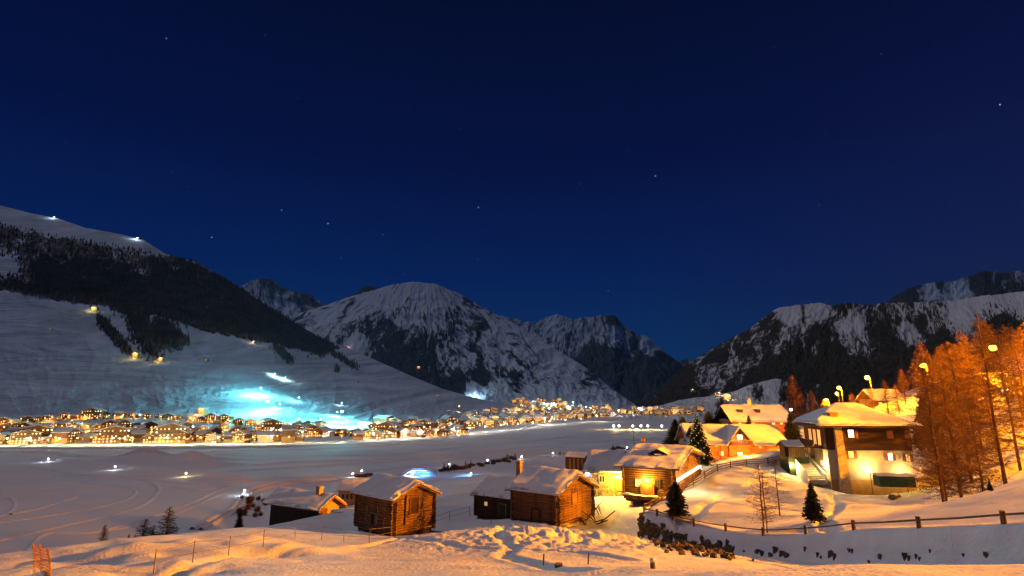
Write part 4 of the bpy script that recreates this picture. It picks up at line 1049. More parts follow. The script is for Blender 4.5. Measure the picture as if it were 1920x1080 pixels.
# --- the big house on the right, hipped snow roof
H8 = House('hotel', 'large house, cream below and dark timber above, with a stone chimney stack', 'house', 1718, 912, 70, 171, 1553, 1760, 798, 770, w=7)
Lh, Wh = H8.l, H8.w; zmid = H8.front(1600, 844)[1]; zt = H8.h
wm = MB(); wm.box(0, Wh, 0, Lh, -1.5, zmid); link('wall', wm.mesh('wall', 'cream_plaster'), H8.e)
wm = MB(); wm.box(-.14, Wh + .14, -.14, Lh + .14, zmid + .003, zt - .02); link('upper_wall', wm.mesh('upper_wall', 'dark_plank'), H8.e)
for k in range(10):
    zz = zmid + .12 + k * (zt - zmid - .3) / 10
    m_ = MB(); m_.box(-.2, -.141, -.14, Lh + .14, zz, zz + (zt - zmid) / 10 - .05); link('board', m_.mesh('board', 'dark_plank'), H8.e)
pl = MB(); pl.box(-.06, -.003, 0, Lh, -1.2, .65); link('plinth', pl.mesh('plinth', 'ochre_plaster'), H8.e)
o_ = 1.15; rise8 = 2.5; ym = Lh * .5
hip = lambda X, Y: zt + rise8 - np.maximum(np.abs(X - Wh / 2) / (Wh / 2 + o_), np.clip((np.abs(Y - Lh * .56) - 1.2), 0, 99) / (Lh / 2 + o_ - .9)) * (rise8 + .25)
rm = MB(); rm.box(-o_, Wh + o_, -o_, Lh + o_, zt - .25, zt - .02); rf8 = link('roof', rm.mesh('roof', 'dark_plank'), H8.e)
link('snow_cover', snow_cap(-o_ - .1, Wh + o_ + .1, -o_ - .1, Lh + o_ + .1, lambda X, Y: np.maximum(hip(X, Y), zt - .02), .42, 50, 50, 43, amp=.03), rf8)
def stack(y0_, y1_, zb, ztp, x0=-.55, x1=0.0, name='chimney_stack', m='pale_stone', flare=.35):
    s_ = MB(); s_.add([(x0 - flare, y0_ - flare * .6, zb), (x1, y0_ - flare * .6, zb), (x1, y1_ + flare * .6, zb), (x0 - flare, y1_ + flare * .6, zb), (x0, y0_, ztp), (x1, y0_, ztp), (x1, y1_, ztp), (x0, y1_, ztp)],
         [(0, 3, 2, 1), (4, 5, 6, 7), (0, 1, 5, 4), (1, 2, 6, 5), (2, 3, 7, 6), (3, 0, 4, 7)]); return link(name, s_.mesh(name, m), H8.e)
ya, _ = H8.front(1580, 850); yb, _ = H8.front(1567, 850)
stack(ya, yb, -1, zt - .26, -.6, -.205)
c_ = MB(); c_.box(.3, 1.2, ya - .1, ya + .8, zt - .1, zt + 1.5); c_.box(.22, 1.28, ya - .18, ya + .88, zt + 1.5, zt + 1.62); link('chimney', c_.mesh('chimney', 'brick_chimney'), rf8)
c_ = MB(); c_.box(4.5, 5.3, 1.2, 2.0, zt, zt + 1.7); link('chimney', c_.mesh('chimney', 'brick_chimney'), rf8)
window(H8, 'f', 1588, 806, 1600, 820, 'lit_white', 'shutter_wood', off=.21); 
for (u, v_) in ((1601, 1608), (1660, 1674), (1693, 1706)):
    a1, z1 = H8.front(u, 807); a0, z0 = H8.front(v_, 822); m_ = MB(); m_.box(-.27, -.21, min(a0, a1), max(a0, a1), z0, z1); link('shutter', m_.mesh('shutter', 'shutter_wood'), H8.e)
window(H8, 'f', 1590, 846, 1601, 859, 'lit_orange', 'shutter_wood', 'shutter_wood'); window(H8, 'f', 1664, 850, 1674, 863, 'lit_white', 'shutter_wood', 'shutter_wood'); window(H8, 'f', 1697, 852, 1707, 865, 'lit_warm', 'shutter_wood', 'shutter_wood')
for px, en in ((1624, 420), (1690, 320)):
    y_, z_ = H8.front(px, 880 if px < 1650 else 887)
    lp = MB(); lp.tube([(-.95, y_, -.9), (-.95, y_, z_ - .25)], .04, 6); lp.ball((-.95, y_, z_ - .15), .12, 8, 1); link('wall_lamp', lp.mesh('wall_lamp', ['dark_metal', 'bulb_yellow']), H8.e)
    light((-.95, y_, z_ - .0), (1, .68, .22), en, .12, parent=H8.e)
# side balcony and lamps on the left wall
bl = MB(); bl.box(1, 5.5, Lh + .141, Lh + 1.4, zmid + .1, zmid + .25)
for k in range(16): bl.box(1 + k * .29, 1.16 + k * .29, Lh + 1.34, Lh + 1.4, zmid + .25, zmid + 1.15)
link('balcony', bl.mesh('balcony', 'dark_plank'), H8.e)
for k in range(3): window_m(H8, 'l', 1.3 + k * 1.5, 2.3 + k * 1.5, zmid + .5, zmid + 2.4, 'lit_orange', 'shutter_wood', off=.15)
for k in range(2): window_m(H8, 'l', 1.6 + k * 3, 2.5 + k * 3, 2.8, 4.0, 'glass', 'shutter_wood', off=.01)
lp = MB(); lp.ball((1.0, Lh + .25, 2.4), .13, 8); link('wall_lamp', lp.mesh('wall_lamp', 'bulb_yellow'), H8.e)
light((1.0, Lh + .7, 2.4), (1, .66, .2), 420, .12, parent=H8.e)
lp = MB(); lp.ball((4.5, Lh + .25, 4.6), .13, 8); link('wall_lamp', lp.mesh('wall_lamp', 'bulb_yellow'), H8.e)
light((4.5, Lh + .8, 4.6), (1, .66, .2), 500, .12, parent=H8.e)
light((4.0, Lh + 3.2, 1.8), (1, .6, .15), 600, .12, parent=H8.e)
# outdoor stair on the left
st = thing('stairway', 'snowy outdoor stair climbing beside the left wall of the large house', 'stairs', P(1548, 902, 72), H8.rz)
for k in range(11):
    m_ = MB(); m_.box(k * .42, k * .42 + .44, 0, 2.0, -.5, .17 * (k + 1)); link('step', m_.mesh('step', 'cream_plaster'), st)
for yy in (-.12, 2.0):
    m_ = MB(); m_.box(-.1, 4.8, yy, yy + .12, -.4, .5); m_.add([(-.1, yy, .5), (4.8, yy, .5), (4.8, yy, 2.6), (-.1, yy, .9), (-.1, yy + .12, .5), (4.8, yy + .12, .5), (4.8, yy + .12, 2.6), (-.1, yy + .12, .9)], [(0, 1, 2, 3), (4, 7, 6, 5), (3, 2, 6, 7), (0, 3, 7, 4)])
    link('side_wall', m_.mesh('side_wall', 'white_paint'), st)
# dark shed between the houses
dsh = House('garden_shed', 'dark green garden shed with slatted upper wall standing left of the stairway', 'shed', 1521, 893, 76, 176, 1479, 1530, 836, 828, w=3)
dsh.rise = .5
m_ = MB(); m_.box(0, dsh.w, 0, dsh.l, -.8, dsh.h * .62); link('wall', m_.mesh('wall', 'dark_green'), dsh.e)
for k in range(int(dsh.l / .22)):
    m_ = MB(); m_.box(-.04, .03, .03 + k * .22, .17 + k * .22, dsh.h * .62, dsh.h); link('slat', m_.mesh('slat', 'fence_wood'), dsh.e)
m_ = MB(); m_.box(1.2, dsh.w, .1, dsh.l - .1, dsh.h * .62, dsh.h); link('back_wall', m_.mesh('back_wall', 'dark_plank'), dsh.e)
roof_gable(dsh, .25, .2, .15, 'dark_plank', 47)
# green container with snow on its lid
ct = P(1718, 911, 66); ce = thing('dumpster', 'long dark green container with snow on its lid below the large house', 'container', ct, math.radians(81))
m_ = MB(); m_.box(0, 1.5, 0, 3.9, -.2, 1.0); link('body', m_.mesh('body', 'green_metal'), ce)
for k in range(6):
    m_ = MB(); m_.box(-.06, -.001, .1 + k * .7, .2 + k * .7, -.15, .95); link('rib', m_.mesh('rib', 'green_metal'), ce)
link('snow_cover', snow_cap(-.1, 1.6, -.1, 4.0, lambda X, Y: X * 0 + 1.0, .25, 10, 20, 51), ce)
# houses above, half hidden by the larches
UH = [('hillside_house', 'brown house with a snowy ridge half hidden behind the larches below the second street lamp', 1700, 772, 155, 172, 1640, 1720, 748, 731, 9, 'wall_d'),
      ('hillside_house', 'cream house with a snowy roof glimpsed between the tall larches at the right', 1800, 775, 138, 172, 1752, 1820, 752, 736, 9, 'wall_d'),
      ('hillside_house', 'house with cold white lamps at the right edge behind the tallest larch', 1935, 768, 92, 170, 1880, 1950, 724, 702, 9, 'wall_b')]
for nm, lb, px, ba, D_, an, lf, rt, ev, rg, w_, mt_ in UH:
    U_ = House(nm, lb, 'house', px, ba, D_, an, lf, rt, ev, rg, w=w_)
    m_ = MB(); m_.box(0, U_.w, 0, U_.l, -6, U_.h - .02); link('wall', m_.mesh('wall', mt_), U_.e)
    U_.rise = max(U_.rise, 1.2); roof_gable(U_, .8, .6, .4, 'plank', int(px))
    for k in range(3): window_m(U_, 'f', U_.l * (.15 + .3 * k), U_.l * (.15 + .3 * k) + .9, U_.h - 2, U_.h - .9, 'lit_warm', 'shutter_wood')
U_e = U_
for yy in (1.0, 3.4):
    lp = MB(); lp.ball((-.3, yy, U_.h - .6), .2, 8); link('wall_lamp', lp.mesh('wall_lamp', 'bulb_white'), U_.e)
    light((-.8, yy, U_.h - .6), (.7, .85, 1), 500, .15, parent=U_.e)

# ------------------------------------------------------------------ retaining wall stones
rw = thing('retaining_wall', 'dry stone wall half buried in drifted snow under the post and rail fence', 'wall', (0, 0, 0))
def stone_me(seed):
    rr = random.Random(seed); bm = bmesh.new(); bmesh.ops.create_cube(bm, size=1.6)
    bmesh.ops.bevel(bm, geom=bm.edges[:], offset=.22, segments=1, affect='EDGES')
    for v_ in bm.verts: v_.co += Vector((rr.gauss(0, .12), rr.gauss(0, .12), rr.gauss(0, .14)))
    me = bpy.data.meshes.new('stone'); bm.to_mesh(me); bm.free(); me.materials.append(MATS['rock']); return me
STN = [stone_me(k) for k in range(7)]
def stone(px, py, s_):
    g = hit(px, py, False)
    if g is None: return
    o = link('stone', R.choice(STN), rw, (g.x + s_ * .0002 * g.y, g.y + s_ * .0005 * g.y, g.z)); o.rotation_euler = (R.uniform(-.25, .25), R.uniform(-.25, .25), R.uniform(0, 6)); q = s_ * g.y / 1000.0
    o.scale = (q * R.uniform(.5, 1.0), q * R.uniform(.5, .9), q * R.uniform(.9, 1.5))
band = [(1201, 985, 10), (1215, 1000, 13), (1240, 1008, 13), (1262, 1018, 12), (1290, 1025, 11), (1320, 1030, 11), (1350, 1033, 11), (1375, 1040, 8)]
for (a, b_, s1), (c_, d_, s2_) in zip(band[:-1], band[1:]):
    for k in range(24):
        t_ = R.random(); stone(a + (c_ - a) * t_, b_ + (d_ - b_) * t_ + R.gauss(0, (s1 + s2_) * .36), R.uniform(4.5, 8))
for k in range(10): stone(R.uniform(1197, 1207), R.uniform(968, 1008), R.uniform(4, 6))
for (px, py, s_) in ((1395, 1035, 3), (1420, 1038, 6), (1430, 1042, 7), (1445, 1044, 6), (1455, 1035, 7), (1467, 1042, 7), (1476, 1044, 6), (1412, 1052, 3), (1511, 1032, 6), (1535, 1042, 5), (1540, 1047, 4), (1560, 1043, 7), (1567, 1046, 6), (1593, 1033, 4), (1599, 1036, 5), (1652, 1045, 5), (1700, 1046, 7), (1706, 1048, 5), (1720, 1045, 4), (1725, 1049, 3), (1853, 1044, 7), (1848, 1040, 3), (1808, 1043, 4), (1630, 1055, 3), (1745, 1034, 3)):
    stone(px, py, s_)

# ------------------------------------------------------------------ post and rail fence along the wall
def fence_line(name, label, pts, ph, pr, rails, rr=.045, lean=.06, matn='fence_wood', pick=None, gut=True):
    e_ = thing(name, label, 'fence', (0, 0, 0)); prev = None
    for i, (x, y, z) in enumerate(pts):
        m_ = MB(); a = R.uniform(0, 6.28); dx_, dy_ = math.cos(a) * lean * ph * R.random(), math.sin(a) * lean * ph * R.random()
        m_.tube([(x, y, z - .5), (x + dx_, y + dy_, z + ph)], [pr, pr * .92], 8); link('post', m_.mesh('post', matn), e_)
        if prev:
            for rz_ in rails:
                m_ = MB(); A_ = Vector(prev) + Vector((0, 0, rz_)); B_ = Vector((x, y, z + rz_)); mid = (A_ + B_) / 2 - Vector((0, 0, .03))
                m_.tube([A_, mid, B_], rr * R.uniform(.85, 1.15), 6); link('rail', m_.mesh('rail', matn), e_)
        prev = (x, y, z)
    return e_
fp = [(1208, 960), (1232, 972), (1262, 982), (1302, 993), (1362, 1006), (1432, 1006), (1511, 1003), (1602, 1000), (1725, 993), (1884, 990), (2040, 992)]
pts = []
for i, (px, py) in enumerate(fp):
    D_ = np.interp(px, [1208, 1300, 1450, 1600, 1750, 1920, 2100], [53, 49, 41, 34.2, 28.2, 24.2, 21.2]) + .15
    x = ray(px, py)[0] * D_; pts.append((x, D_, gz_at(x, D_)))
fence_line('rail_fence', 'post and single rail fence along the top of the snowy stone wall', pts, .55, .12, [.38], .05)
lf = [(1208, 960, 53.2), (1222, 950, 55.6), (1240, 940, 58), (1258, 930, 60.7), (1278, 921, 63.3), (1300, 910, 66), (1322, 899, 69), (1346, 887, 72), (1370, 876, 75), (1400, 870, 77), (1440, 866, 79.5), (1478, 864, 82)]
pts = []
for px, py, D_ in lf:
    x = ray(px, py)[0] * D_; pts.append((x, D_, gz_at(x, D_)))
fence_line('board_fence', 'close wooden rail fence between the yard and the orange lit field', pts, .9, .08, [.25, .5, .78], .055, .02, 'plank')
# rope fence across the foreground slope
rp_px = [(288, 1075), (361, 1055), (428, 1041), (493, 1026), (553, 1011), (603, 1012), (645, 1016), (692, 1018), (755, 1003), (803, 990), (843, 976), (880, 966)]
pts = []
for px, py in rp_px:
    g = hit(px, py, False); pts.append((g.x, g.y, g.z))
fence_line('rope_fence', 'thin stake and rope fence crossing the foreground slope below the log barn', pts, 1.0, .028, [.45, .92], .012, .05, 'post_wood')
g = hit(470, 1066, False)
# leaning net panel at the lower left
g0, g1 = hit(66, 1066, False), hit(96, 1083, False)
g0 = g0 or P(66, 1066, 28); g1 = g1 or P(96, 1083, 24)
nt = thing('net_fence', 'leaning orange safety net on two bent stakes at the lower left corner', 'fence', (0, 0, 0))
for q, t_ in ((g0, 1.0), (g1, .9), ((g0 + g1) / 2, 1.05)):
    m_ = MB(); m_.tube([q - Vector((0, 0, .3)), q + Vector((-.15, 0, t_ * .6)), q + Vector((-.45, .1, t_ * 1.15))], .035, 6); link('stake', m_.mesh('stake', 'net'), nt)
m_ = MB()
for k in range(13):
    f = k / 12; a_ = g0.lerp(g1, f); m_.tube([a_ + Vector((0, 0, .1)), a_ + Vector((-.15, 0, .6)), a_ + Vector((-.42, .1, 1.1))], .012, 4)
for k in range(9):
    z = .1 + k * .125; s_ = -.45 * (z / 1.15) ** 1.3; m_.tube([g0 + Vector((s_, 0, z)), g1 + Vector((s_, 0, z))], .012, 4)
link('net', m_.mesh('net', 'net'), nt)

# ------------------------------------------------------------------ street lamps along the upper road
def street_lamp_meshes(hh, arm=1.2, bulb='bulb_sodium', br=.28, pm='metal'):
    p_ = MB(); p_.tube([(0, 0, -.6), (0, 0, hh * .5), (0, 0, hh)], [.10, .075, .055], 8)
    a_ = MB(); a_.tube([(0, 0, hh - .02), (-arm * .5, 0, hh + .22), (-arm, 0, hh + .2)], .045, 6); a_.box(-arm - .35, -arm + .35, -.14, .14, hh + .14, hh + .28)
    b_ = MB(); b_.ball((-arm, 0, hh + .05), br, 10, sq=(1, 1, .8))
    return p_.mesh('pole', pm), a_.mesh('arm', pm), b_.mesh('bulb', bulb)
SLM = street_lamp_meshes(8.0, .7, br=.6)
sl = [(1862, 652, 90, 'nearest the tallest larch at the right edge', 22000), (1731, 685, 115, 'over the house half hidden by larches', 28000), (1626, 708, 140, 'above the right end of the large house roof', 60000), (1573, 727, 175, 'rising behind the large house chimney', 50000), (1549, 750, 160, 'lowest and farthest down the road, behind the long house', 60000), (1569, 738, 230, 'small and faint, just below the one behind the chimney', 9000)]
for px, py, D_, lb, en in sl:
    q = P(px, py, D_); hgt = q.z - gz_at(q.x + 1.2, q.y) ; s_ = max(.5, hgt / 8.05)
    e_ = thing('street_lamp', 'orange sodium street lamp ' + lb, 'street lamp', (q.x + .7, q.y, q.z - 8.05 * s_), 0, 'street lamps along the upper road', scale=(1, 1, s_))
    link('pole', SLM[0], e_); link('arm', SLM[1], e_); link('bulb', SLM[2], e_)
    light((q.x, q.y - .2, q.z - .75), SOD, en, .3)
# the next lamps of the same row stand just outside the picture on the right and light the field and the foreground
for (x, y, en, lb) in ((106, 32, 1750000, 'the next one up the road, right of the frame'), (96, 24, 1800000, 'the last one of the row, right of the camera'), (70, 60, 150000, 'the one lower on the road, right of the frame')):
    z = gz_at(x + 1.2, y); e_ = thing('street_lamp', 'orange sodium street lamp ' + lb, 'street lamp', (x + 1.2, y, z), 0, 'street lamps along the upper road')
    link('pole', SLM[0], e_); link('arm', SLM[1], e_); link('bulb', SLM[2], e_)
    light((x, y, z + 7.5), SOD, en, .35)
# two cold white lamps by the long house
for px, py, lb in ((1483, 768, 'cold white lamp on the right gable of the long house roof'), (1484, 794, 'cold white lamp below the long house beside the dark fir')):
    q = P(px, py, 104 if py > 780 else 112); m_ = MB(); m_.ball((0, 0, 0), .22, 8, 0); m_.tube([(0, 0, -.2), (0, 0, -(q.z - gz_at(q.x, q.y)))], .05, 6, 1)
    thing('yard_lamp', lb, 'lamp', q, me=m_.mesh('yard_lamp', ['bulb_white', 'dark_metal'])); light(q + Vector((-.5, -.6, 0)), (.7, .85, 1), 260, .15)

# ------------------------------------------------------------------ near trees
tree_px(PINE[0], 5, 1270, 978, 904, 51, 'bushy young pine at the bend of the rail fence, beside the chalet', 'pine_tree')
tree_px(SPRUCE[0], 6, 1528, 985, 900, 44, 'dense young spruce behind the rail fence, in front of the stairway', 'spruce_tree')
tree_px(THIN[0], 7, 1433, 998, 868, 43.5, 'bare young larch at the rail fence, left of the pair in the field', 'larch_tree')
tree_px(THIN[1], 7.5, 1439, 1000, 885, 43, 'thinner bare larch leaning against its neighbour at the rail fence', 'larch_tree')
tree_px(THIN[1], 7.5, 1463, 975, 862, 50, 'slender bare larch with a dark trunk standing alone in the orange field', 'larch_tree')
tree_px(SPRUCE[1], 6, 1862, 946, 898, 37, 'small dark spruce alone on the orange snow slope at the right', 'spruce_tree')
big = [(1770, 944, 668, 47, 0, 'tall larch with a straight trunk rising from the slope, right of the green container'),
       (1888, 922, 588, 50, 1, 'tallest larch at the right edge, its trunk leaning left'),
       (1822, 905, 640, 62, 2, 'broad larch between the two tall trunks at the right'),
       (1772, 900, 700, 68, 2, 'larch just right of the large house corner'),
       (1850, 890, 690, 70, 0, 'dense larch behind the small spruce on the slope'),
       (1915, 890, 640, 58, 1, 'larch cut by the right edge of the picture'),
       (1795, 890, 660, 76, 0, 'larch standing behind the broad larch, up the bank'),
       (1762, 800, 668, 96, 2, 'larch above the large house roof, right of the second street lamp'),
       (1668, 790, 712, 105, 0, 'larch behind the roof ridge of the large house'),
       (1780, 800, 650, 92, 1, 'larch between the first two street lamps'),
       (1840, 800, 630, 90, 2, 'larch just left of the nearest street lamp'),
       (1495, 800, 703, 135, 0, 'orange lit larch between the long house and the large house'),
       (1528, 800, 733, 130, 2, 'shorter orange larch left of the large house roof'),
       (1772, 925, 735, 58, 2, 'lower larch in front of the container end, left of the tall straight trunk'),
       (1800, 915, 700, 56, 0, 'larch with low boughs between the two tall trunks'),
       (1840, 900, 735, 54, 2, 'shorter larch directly behind the small spruce'),
       (1790, 830, 712, 100, 0, 'larch behind the right slope of the large house roof'),
       (1752, 830, 700, 98, 1, 'larch above the right corner of the large house roof'),
       (1810, 840, 680, 84, 2, 'larch in the thick of the bank below the nearest street lamp'),
       (1870, 860, 690, 74, 0, 'larch behind the trunk of the tallest one'),
       (1600, 770, 735, 150, 2, 'small larch below the third street lamp'),
       (1640, 790, 722, 130, 0, 'small larch right of the third street lamp'),
       (1548, 780, 745, 160, 2, 'smallest orange larch by the lowest street lamp'),
       (1705, 800, 690, 128, 0, 'larch beside the roof of the hidden house on the bank'),
       (1735, 790, 700, 124, 2, 'larch right of the hidden house on the bank'),
       (1775, 800, 705, 118, 0, 'larch before the farthest hidden roof on the bank'),
       (1690, 800, 720, 118, 2, 'low larch before the hidden house on the bank'),
       (1900, 800, 660, 86, 0, 'larch behind the tallest one at the right edge')]
for px, ba, tp, D_, k, lb in big:
    ph = (14, 16, 12)[k]
    tree_px(LARCH[k], ph, px, ba, tp, D_, lb, 'larch_tree', group='larches on the right bank', sxy=.78)
for k in range(18):
    for _try in range(40):
        D_ = R.uniform(62, 150); px = R.uniform(1770, 2000) if D_ < 100 else R.uniform(1715, 1960); x = ray(px, 800)[0] * D_; z_ = gz_at(x, D_); h_ = R.uniform(8, 14)
        if abs(x - (72 + D_ * .16)) > 4: break
    tree(LARCH[k % 3], (14, 16, 12)[k % 3], (x, D_, z_), h_, 'larch in the dense orange stand up the bank behind the tall larches', 'larch_tree', group='larches of the dense stand', sxy=1.0)
darks = [(1268, 828, 785, 118, 'dark spruce left of the annexe, leftmost of the clump'), (1282, 826, 780, 122, 'dark spruce in the clump left of the annexe, tallest of it'), (1297, 826, 790, 125, 'dark spruce closest to the annexe roof'), (1330, 800, 770, 124, 'dark spruce behind the annexe roofs'), (1350, 800, 765, 128, 'dark spruce rising behind the left gable of the orange house'), (1362, 800, 772, 126, 'short dark spruce left of the long house'),
         (1490, 860, 772, 90, 'dark fir between the orange house and the garden shed'), (1406, 812, 778, 104, 'small red lit spruce in front of the long house wall'), (1735, 790, 740, 84, 'dark spruce beside the right chimney of the large house')]
for i, (px, ba, tp, D_, lb) in enumerate(darks):
    tree_px(SPRUCE[i % 2], 6, px, ba, tp, D_, lb, 'spruce_tree', sxy=1.7 if i < 6 else 1.1)
# snow laden tree beside the orange house, its lit specks added as glowing balls
te = tree_px(SPRUCE[0], 6, 1312, 872, 775, 84, 'snowy spruce with added glowing specks at the left end of the orange house', 'spruce_tree')
bm_ = MB(); 
for k in range(110):
    f = k / 110; a = k * 1.1; r_ = 1.75 * (1 - f) ** .9 + .05; bm_.ball((r_ * math.cos(a), r_ * math.sin(a), .5 + 5.3 * f), .05, 4)
link('glow_speck', bm_.mesh('glow_speck', 'glow_speck'), te, kind='stuff')
light(tuple(te.location + Vector((-2, -2.5, 2))), (1, .7, .2), 400, .4)
low_t = [(310, 1017, 950, 60, AIRY[0], 6, 'tallest dark pine of the group on the lower left slope'), (268, 1012, 973, 62, AIRY[1], 6, 'rounded dark pine left of the tallest on the lower left slope'), (240, 1018, 1000, 47, SPRUCE[1], 6, 'tiny dark spruce standing between two others on the lower left slope'), (191, 1028, 984, 44, AIRY[0], 6, 'leftmost dark pine on the lower left slope'), (449, 975, 958, 80, SPRUCE[1], 6, 'small dark tree by the track left of the dark timber house'), (285, 1010, 985, 61, AIRY[1], 6, 'low dark pine filling the gap beside the tallest one')]
for px, ba, tp, D_, pr, ph, lb in low_t:
    g = hit(px, ba + 4, False); tree_px(pr, ph, px, ba, tp, D_, lb, 'pine_tree' if 'pine' in lb else 'spruce_tree')
# bushes
def bush_me(n_=160, seed=1):
    V = []; F = []
    for k in range(n_):
        a = R.uniform(0, 6.28); t_ = R.uniform(.0, 1.2); p = Vector((R.gauss(0, .35), R.gauss(0, .35), 0)); q = p + Vector((math.cos(a) * math.sin(t_), math.sin(a) * math.sin(t_), math.cos(t_))) * R.uniform(.5, 1.1)
        twig_tris(V, F, p, q, .035)
        for j in range(3):
            m_ = p.lerp(q, R.uniform(.4, .9)); twig_tris(V, F, m_, m_ + Vector((R.gauss(0, .3), R.gauss(0, .3), R.uniform(0, .3))), .03)
    return mesh_np('bush', [tuple(v_) for v_ in V], F, ['bush_twig'])
BUSH = [bush_me(), bush_me(130)]
bl_ = []
for k in range(26):
    t_ = k / 25; bl_.append((830 + 135 * t_ + R.gauss(0, 2), 884 - 22 * t_ + R.gauss(0, 1.5), 2.2, 'stream'))
for k in range(7): bl_.append((1150 + k * 9, 843 + R.gauss(0, 1), 2.2, 'chalet'))
for k in range(6): bl_.append((665 + k * 6, 893 + R.gauss(0, 1.5), 1.8, 'pond'))
for k in range(16): bl_.append((445 + R.uniform(0, 55), 935 + R.uniform(0, 35), 1.1, 'house'))
for px, py, s_, w_ in bl_:
    g = hit(px, py)
    if g is None: continue
    s_ *= R.uniform(.7, 1.25)
    lb = {'stream': 'bare brown bush along the snow bank right of the blue lit hollow', 'chalet': 'bare bush in the row behind the stone cottage roof', 'pond': 'bare bush in the clump left of the blue lit hollow', 'house': 'bare bush on the slope left of the dark timber house'}[w_]
    thing('bush', lb, 'bush', g - Vector((0, 0, .1)), R.uniform(0, 6), {'stream': 'bushes along the snow bank', 'chalet': 'bushes behind the cottage', 'pond': 'bushes left of the hollow', 'house': 'bushes by the dark house'}[w_], R.choice(BUSH), (s_ * .95, s_ * .95, s_ * (2.0 if w_ == 'house' else 1.15)))
vt = [(833, 884, 866, 'leftmost small conifer on the bank right of the blue hollow'), (841, 884, 862, 'second small conifer on the bank right of the blue hollow'), (873, 874, 863, 'small conifer between two path lights, left one'), (883, 874, 861, 'small conifer between two path lights, right one'), (951, 862, 848, 'left one of three conifers in the middle of the bank'), (959, 861, 852, 'short middle one of three conifers on the bank'), (966, 861, 848, 'right one of three conifers in the middle of the bank'), (1040, 853, 845, 'conifer by the path light left of the small barn'), (1050, 853, 843, 'taller conifer left of the small barn'), (1057, 853, 847, 'shortest conifer touching the small barn'), (1150, 841, 832, 'small conifer behind the stone cottage roof'), (695, 893, 884, 'small conifer behind the log barn roof')]
for px, ba, tp, lb in vt: tree_px(SMALLS[0], 6, px, ba, tp, None, lb, 'spruce_tree', sxy=1.4)

# small barn on the valley floor edge
SB = House('small_barn', 'small snow roofed log barn alone in the snow behind the centre barn', 'barn', 1095, 868, 230, 150, 1060, 1106, 857, 851, z=gz_at(30, 232) )
m_ = MB(); m_.box(0, SB.w, 0, SB.l, -2, SB.h); link('wall', m_.mesh('wall', 'dark_log'), SB.e); SB.rise = max(SB.rise, 1.3)
roof_gable(SB, .6, .5, .5, 'plank', 61)
for k in range(4):
    m_ = MB(); yy = .5 + k * SB.l / 4.5; m_.box(-.12, -.005, yy, yy + .5, -.5, SB.h * .9); link('beam', m_.mesh('beam', 'grey_plank'), SB.e)

# yard clutter: table, red box, pole, flag, stakes, stream sticks
g = hit(1166, 928); m_ = thing('crate', 'red barrel with a snow cap beside the lit cottage doorway', 'barrel', g)
mb_ = MB(); mb_.tube([(0, 0, 0), (0, 0, .2), (0, 0, .7), (0, 0, .9)], [.26, .3, .3, .26], 12); link('body', mb_.mesh('body', 'red_plastic', True), m_); mb_ = MB(); mb_.ball((0, 0, .9), .34, 10, sq=(1, 1, .5)); link('snow_cover', mb_.mesh('snow_cover', 'roof_snow', True), m_)
g = hit(1135, 926); wt = thing('wagon_wheel', 'pale wooden wagon wheel leaning near the stone cottage', 'wheel', g + Vector((0, 0, .45)), .2)
mb_ = MB(); mb_.tube([(.5 * math.cos(k * PI / 8), 0, .5 * math.sin(k * PI / 8)) for k in range(17)], .05, 6); link('rim', mb_.mesh('rim', 'grey_plank'), wt)
for k in range(8):
    mb_ = MB(); mb_.tube([(0, 0, 0), (.5 * math.cos(k * PI / 4), 0, .5 * math.sin(k * PI / 4))], .03, 5); link('spoke', mb_.mesh('spoke', 'grey_plank'), wt)
q = P(1189, 838, 110); zz = gz_at(q.x, q.y); mb_ = MB(); mb_.tube([(0, 0, -1), (0, 0, P(1189, 791, 110).z - zz)], [.09, .05], 6)
thing('mast', 'thin dark mast behind the stone cottage roof', 'pole', (q.x, q.y, zz), me=mb_.mesh('mast', 'dark_metal'))
q = P(1203, 840, 80); zz = gz_at(q.x, q.y); fl = thing('flag', 'small orange flag on a pole behind the log chalet roof', 'flag', (q.x, q.y, zz)); zt_ = P(1203, 820, 80).z - zz
mb_ = MB(); mb_.tube([(0, 0, -1), (0, 0, zt_)], .04, 6); link('pole', mb_.mesh('pole', 'metal'), fl)
mb_ = MB(); 
for k in range(4): mb_.add([(k * .15, .02 * math.sin(k * 2), zt_ - .05 - k * .03), ((k + 1) * .15, .02 * math.sin(k * 2 + 2), zt_ - .08 - k * .03), ((k + 1) * .15, .02 * math.sin(k * 2 + 2), zt_ - .75 + k * .06), (k * .15, .02 * math.sin(k * 2), zt_ - .75 + k * .03), (k * .15, .03 + .02 * math.sin(k * 2), zt_ - .05 - k * .03), ((k + 1) * .15, .03 + .02 * math.sin(k * 2 + 2), zt_ - .08 - k * .03), ((k + 1) * .15, .03 + .02 * math.sin(k * 2 + 2), zt_ - .75 + k * .06), (k * .15, .03 + .02 * math.sin(k * 2), zt_ - .75 + k * .03)], [(0, 1, 2, 3), (7, 6, 5, 4), (0, 4, 5, 1), (3, 2, 6, 7)])
link('cloth', mb_.mesh('cloth', 'net'), fl)
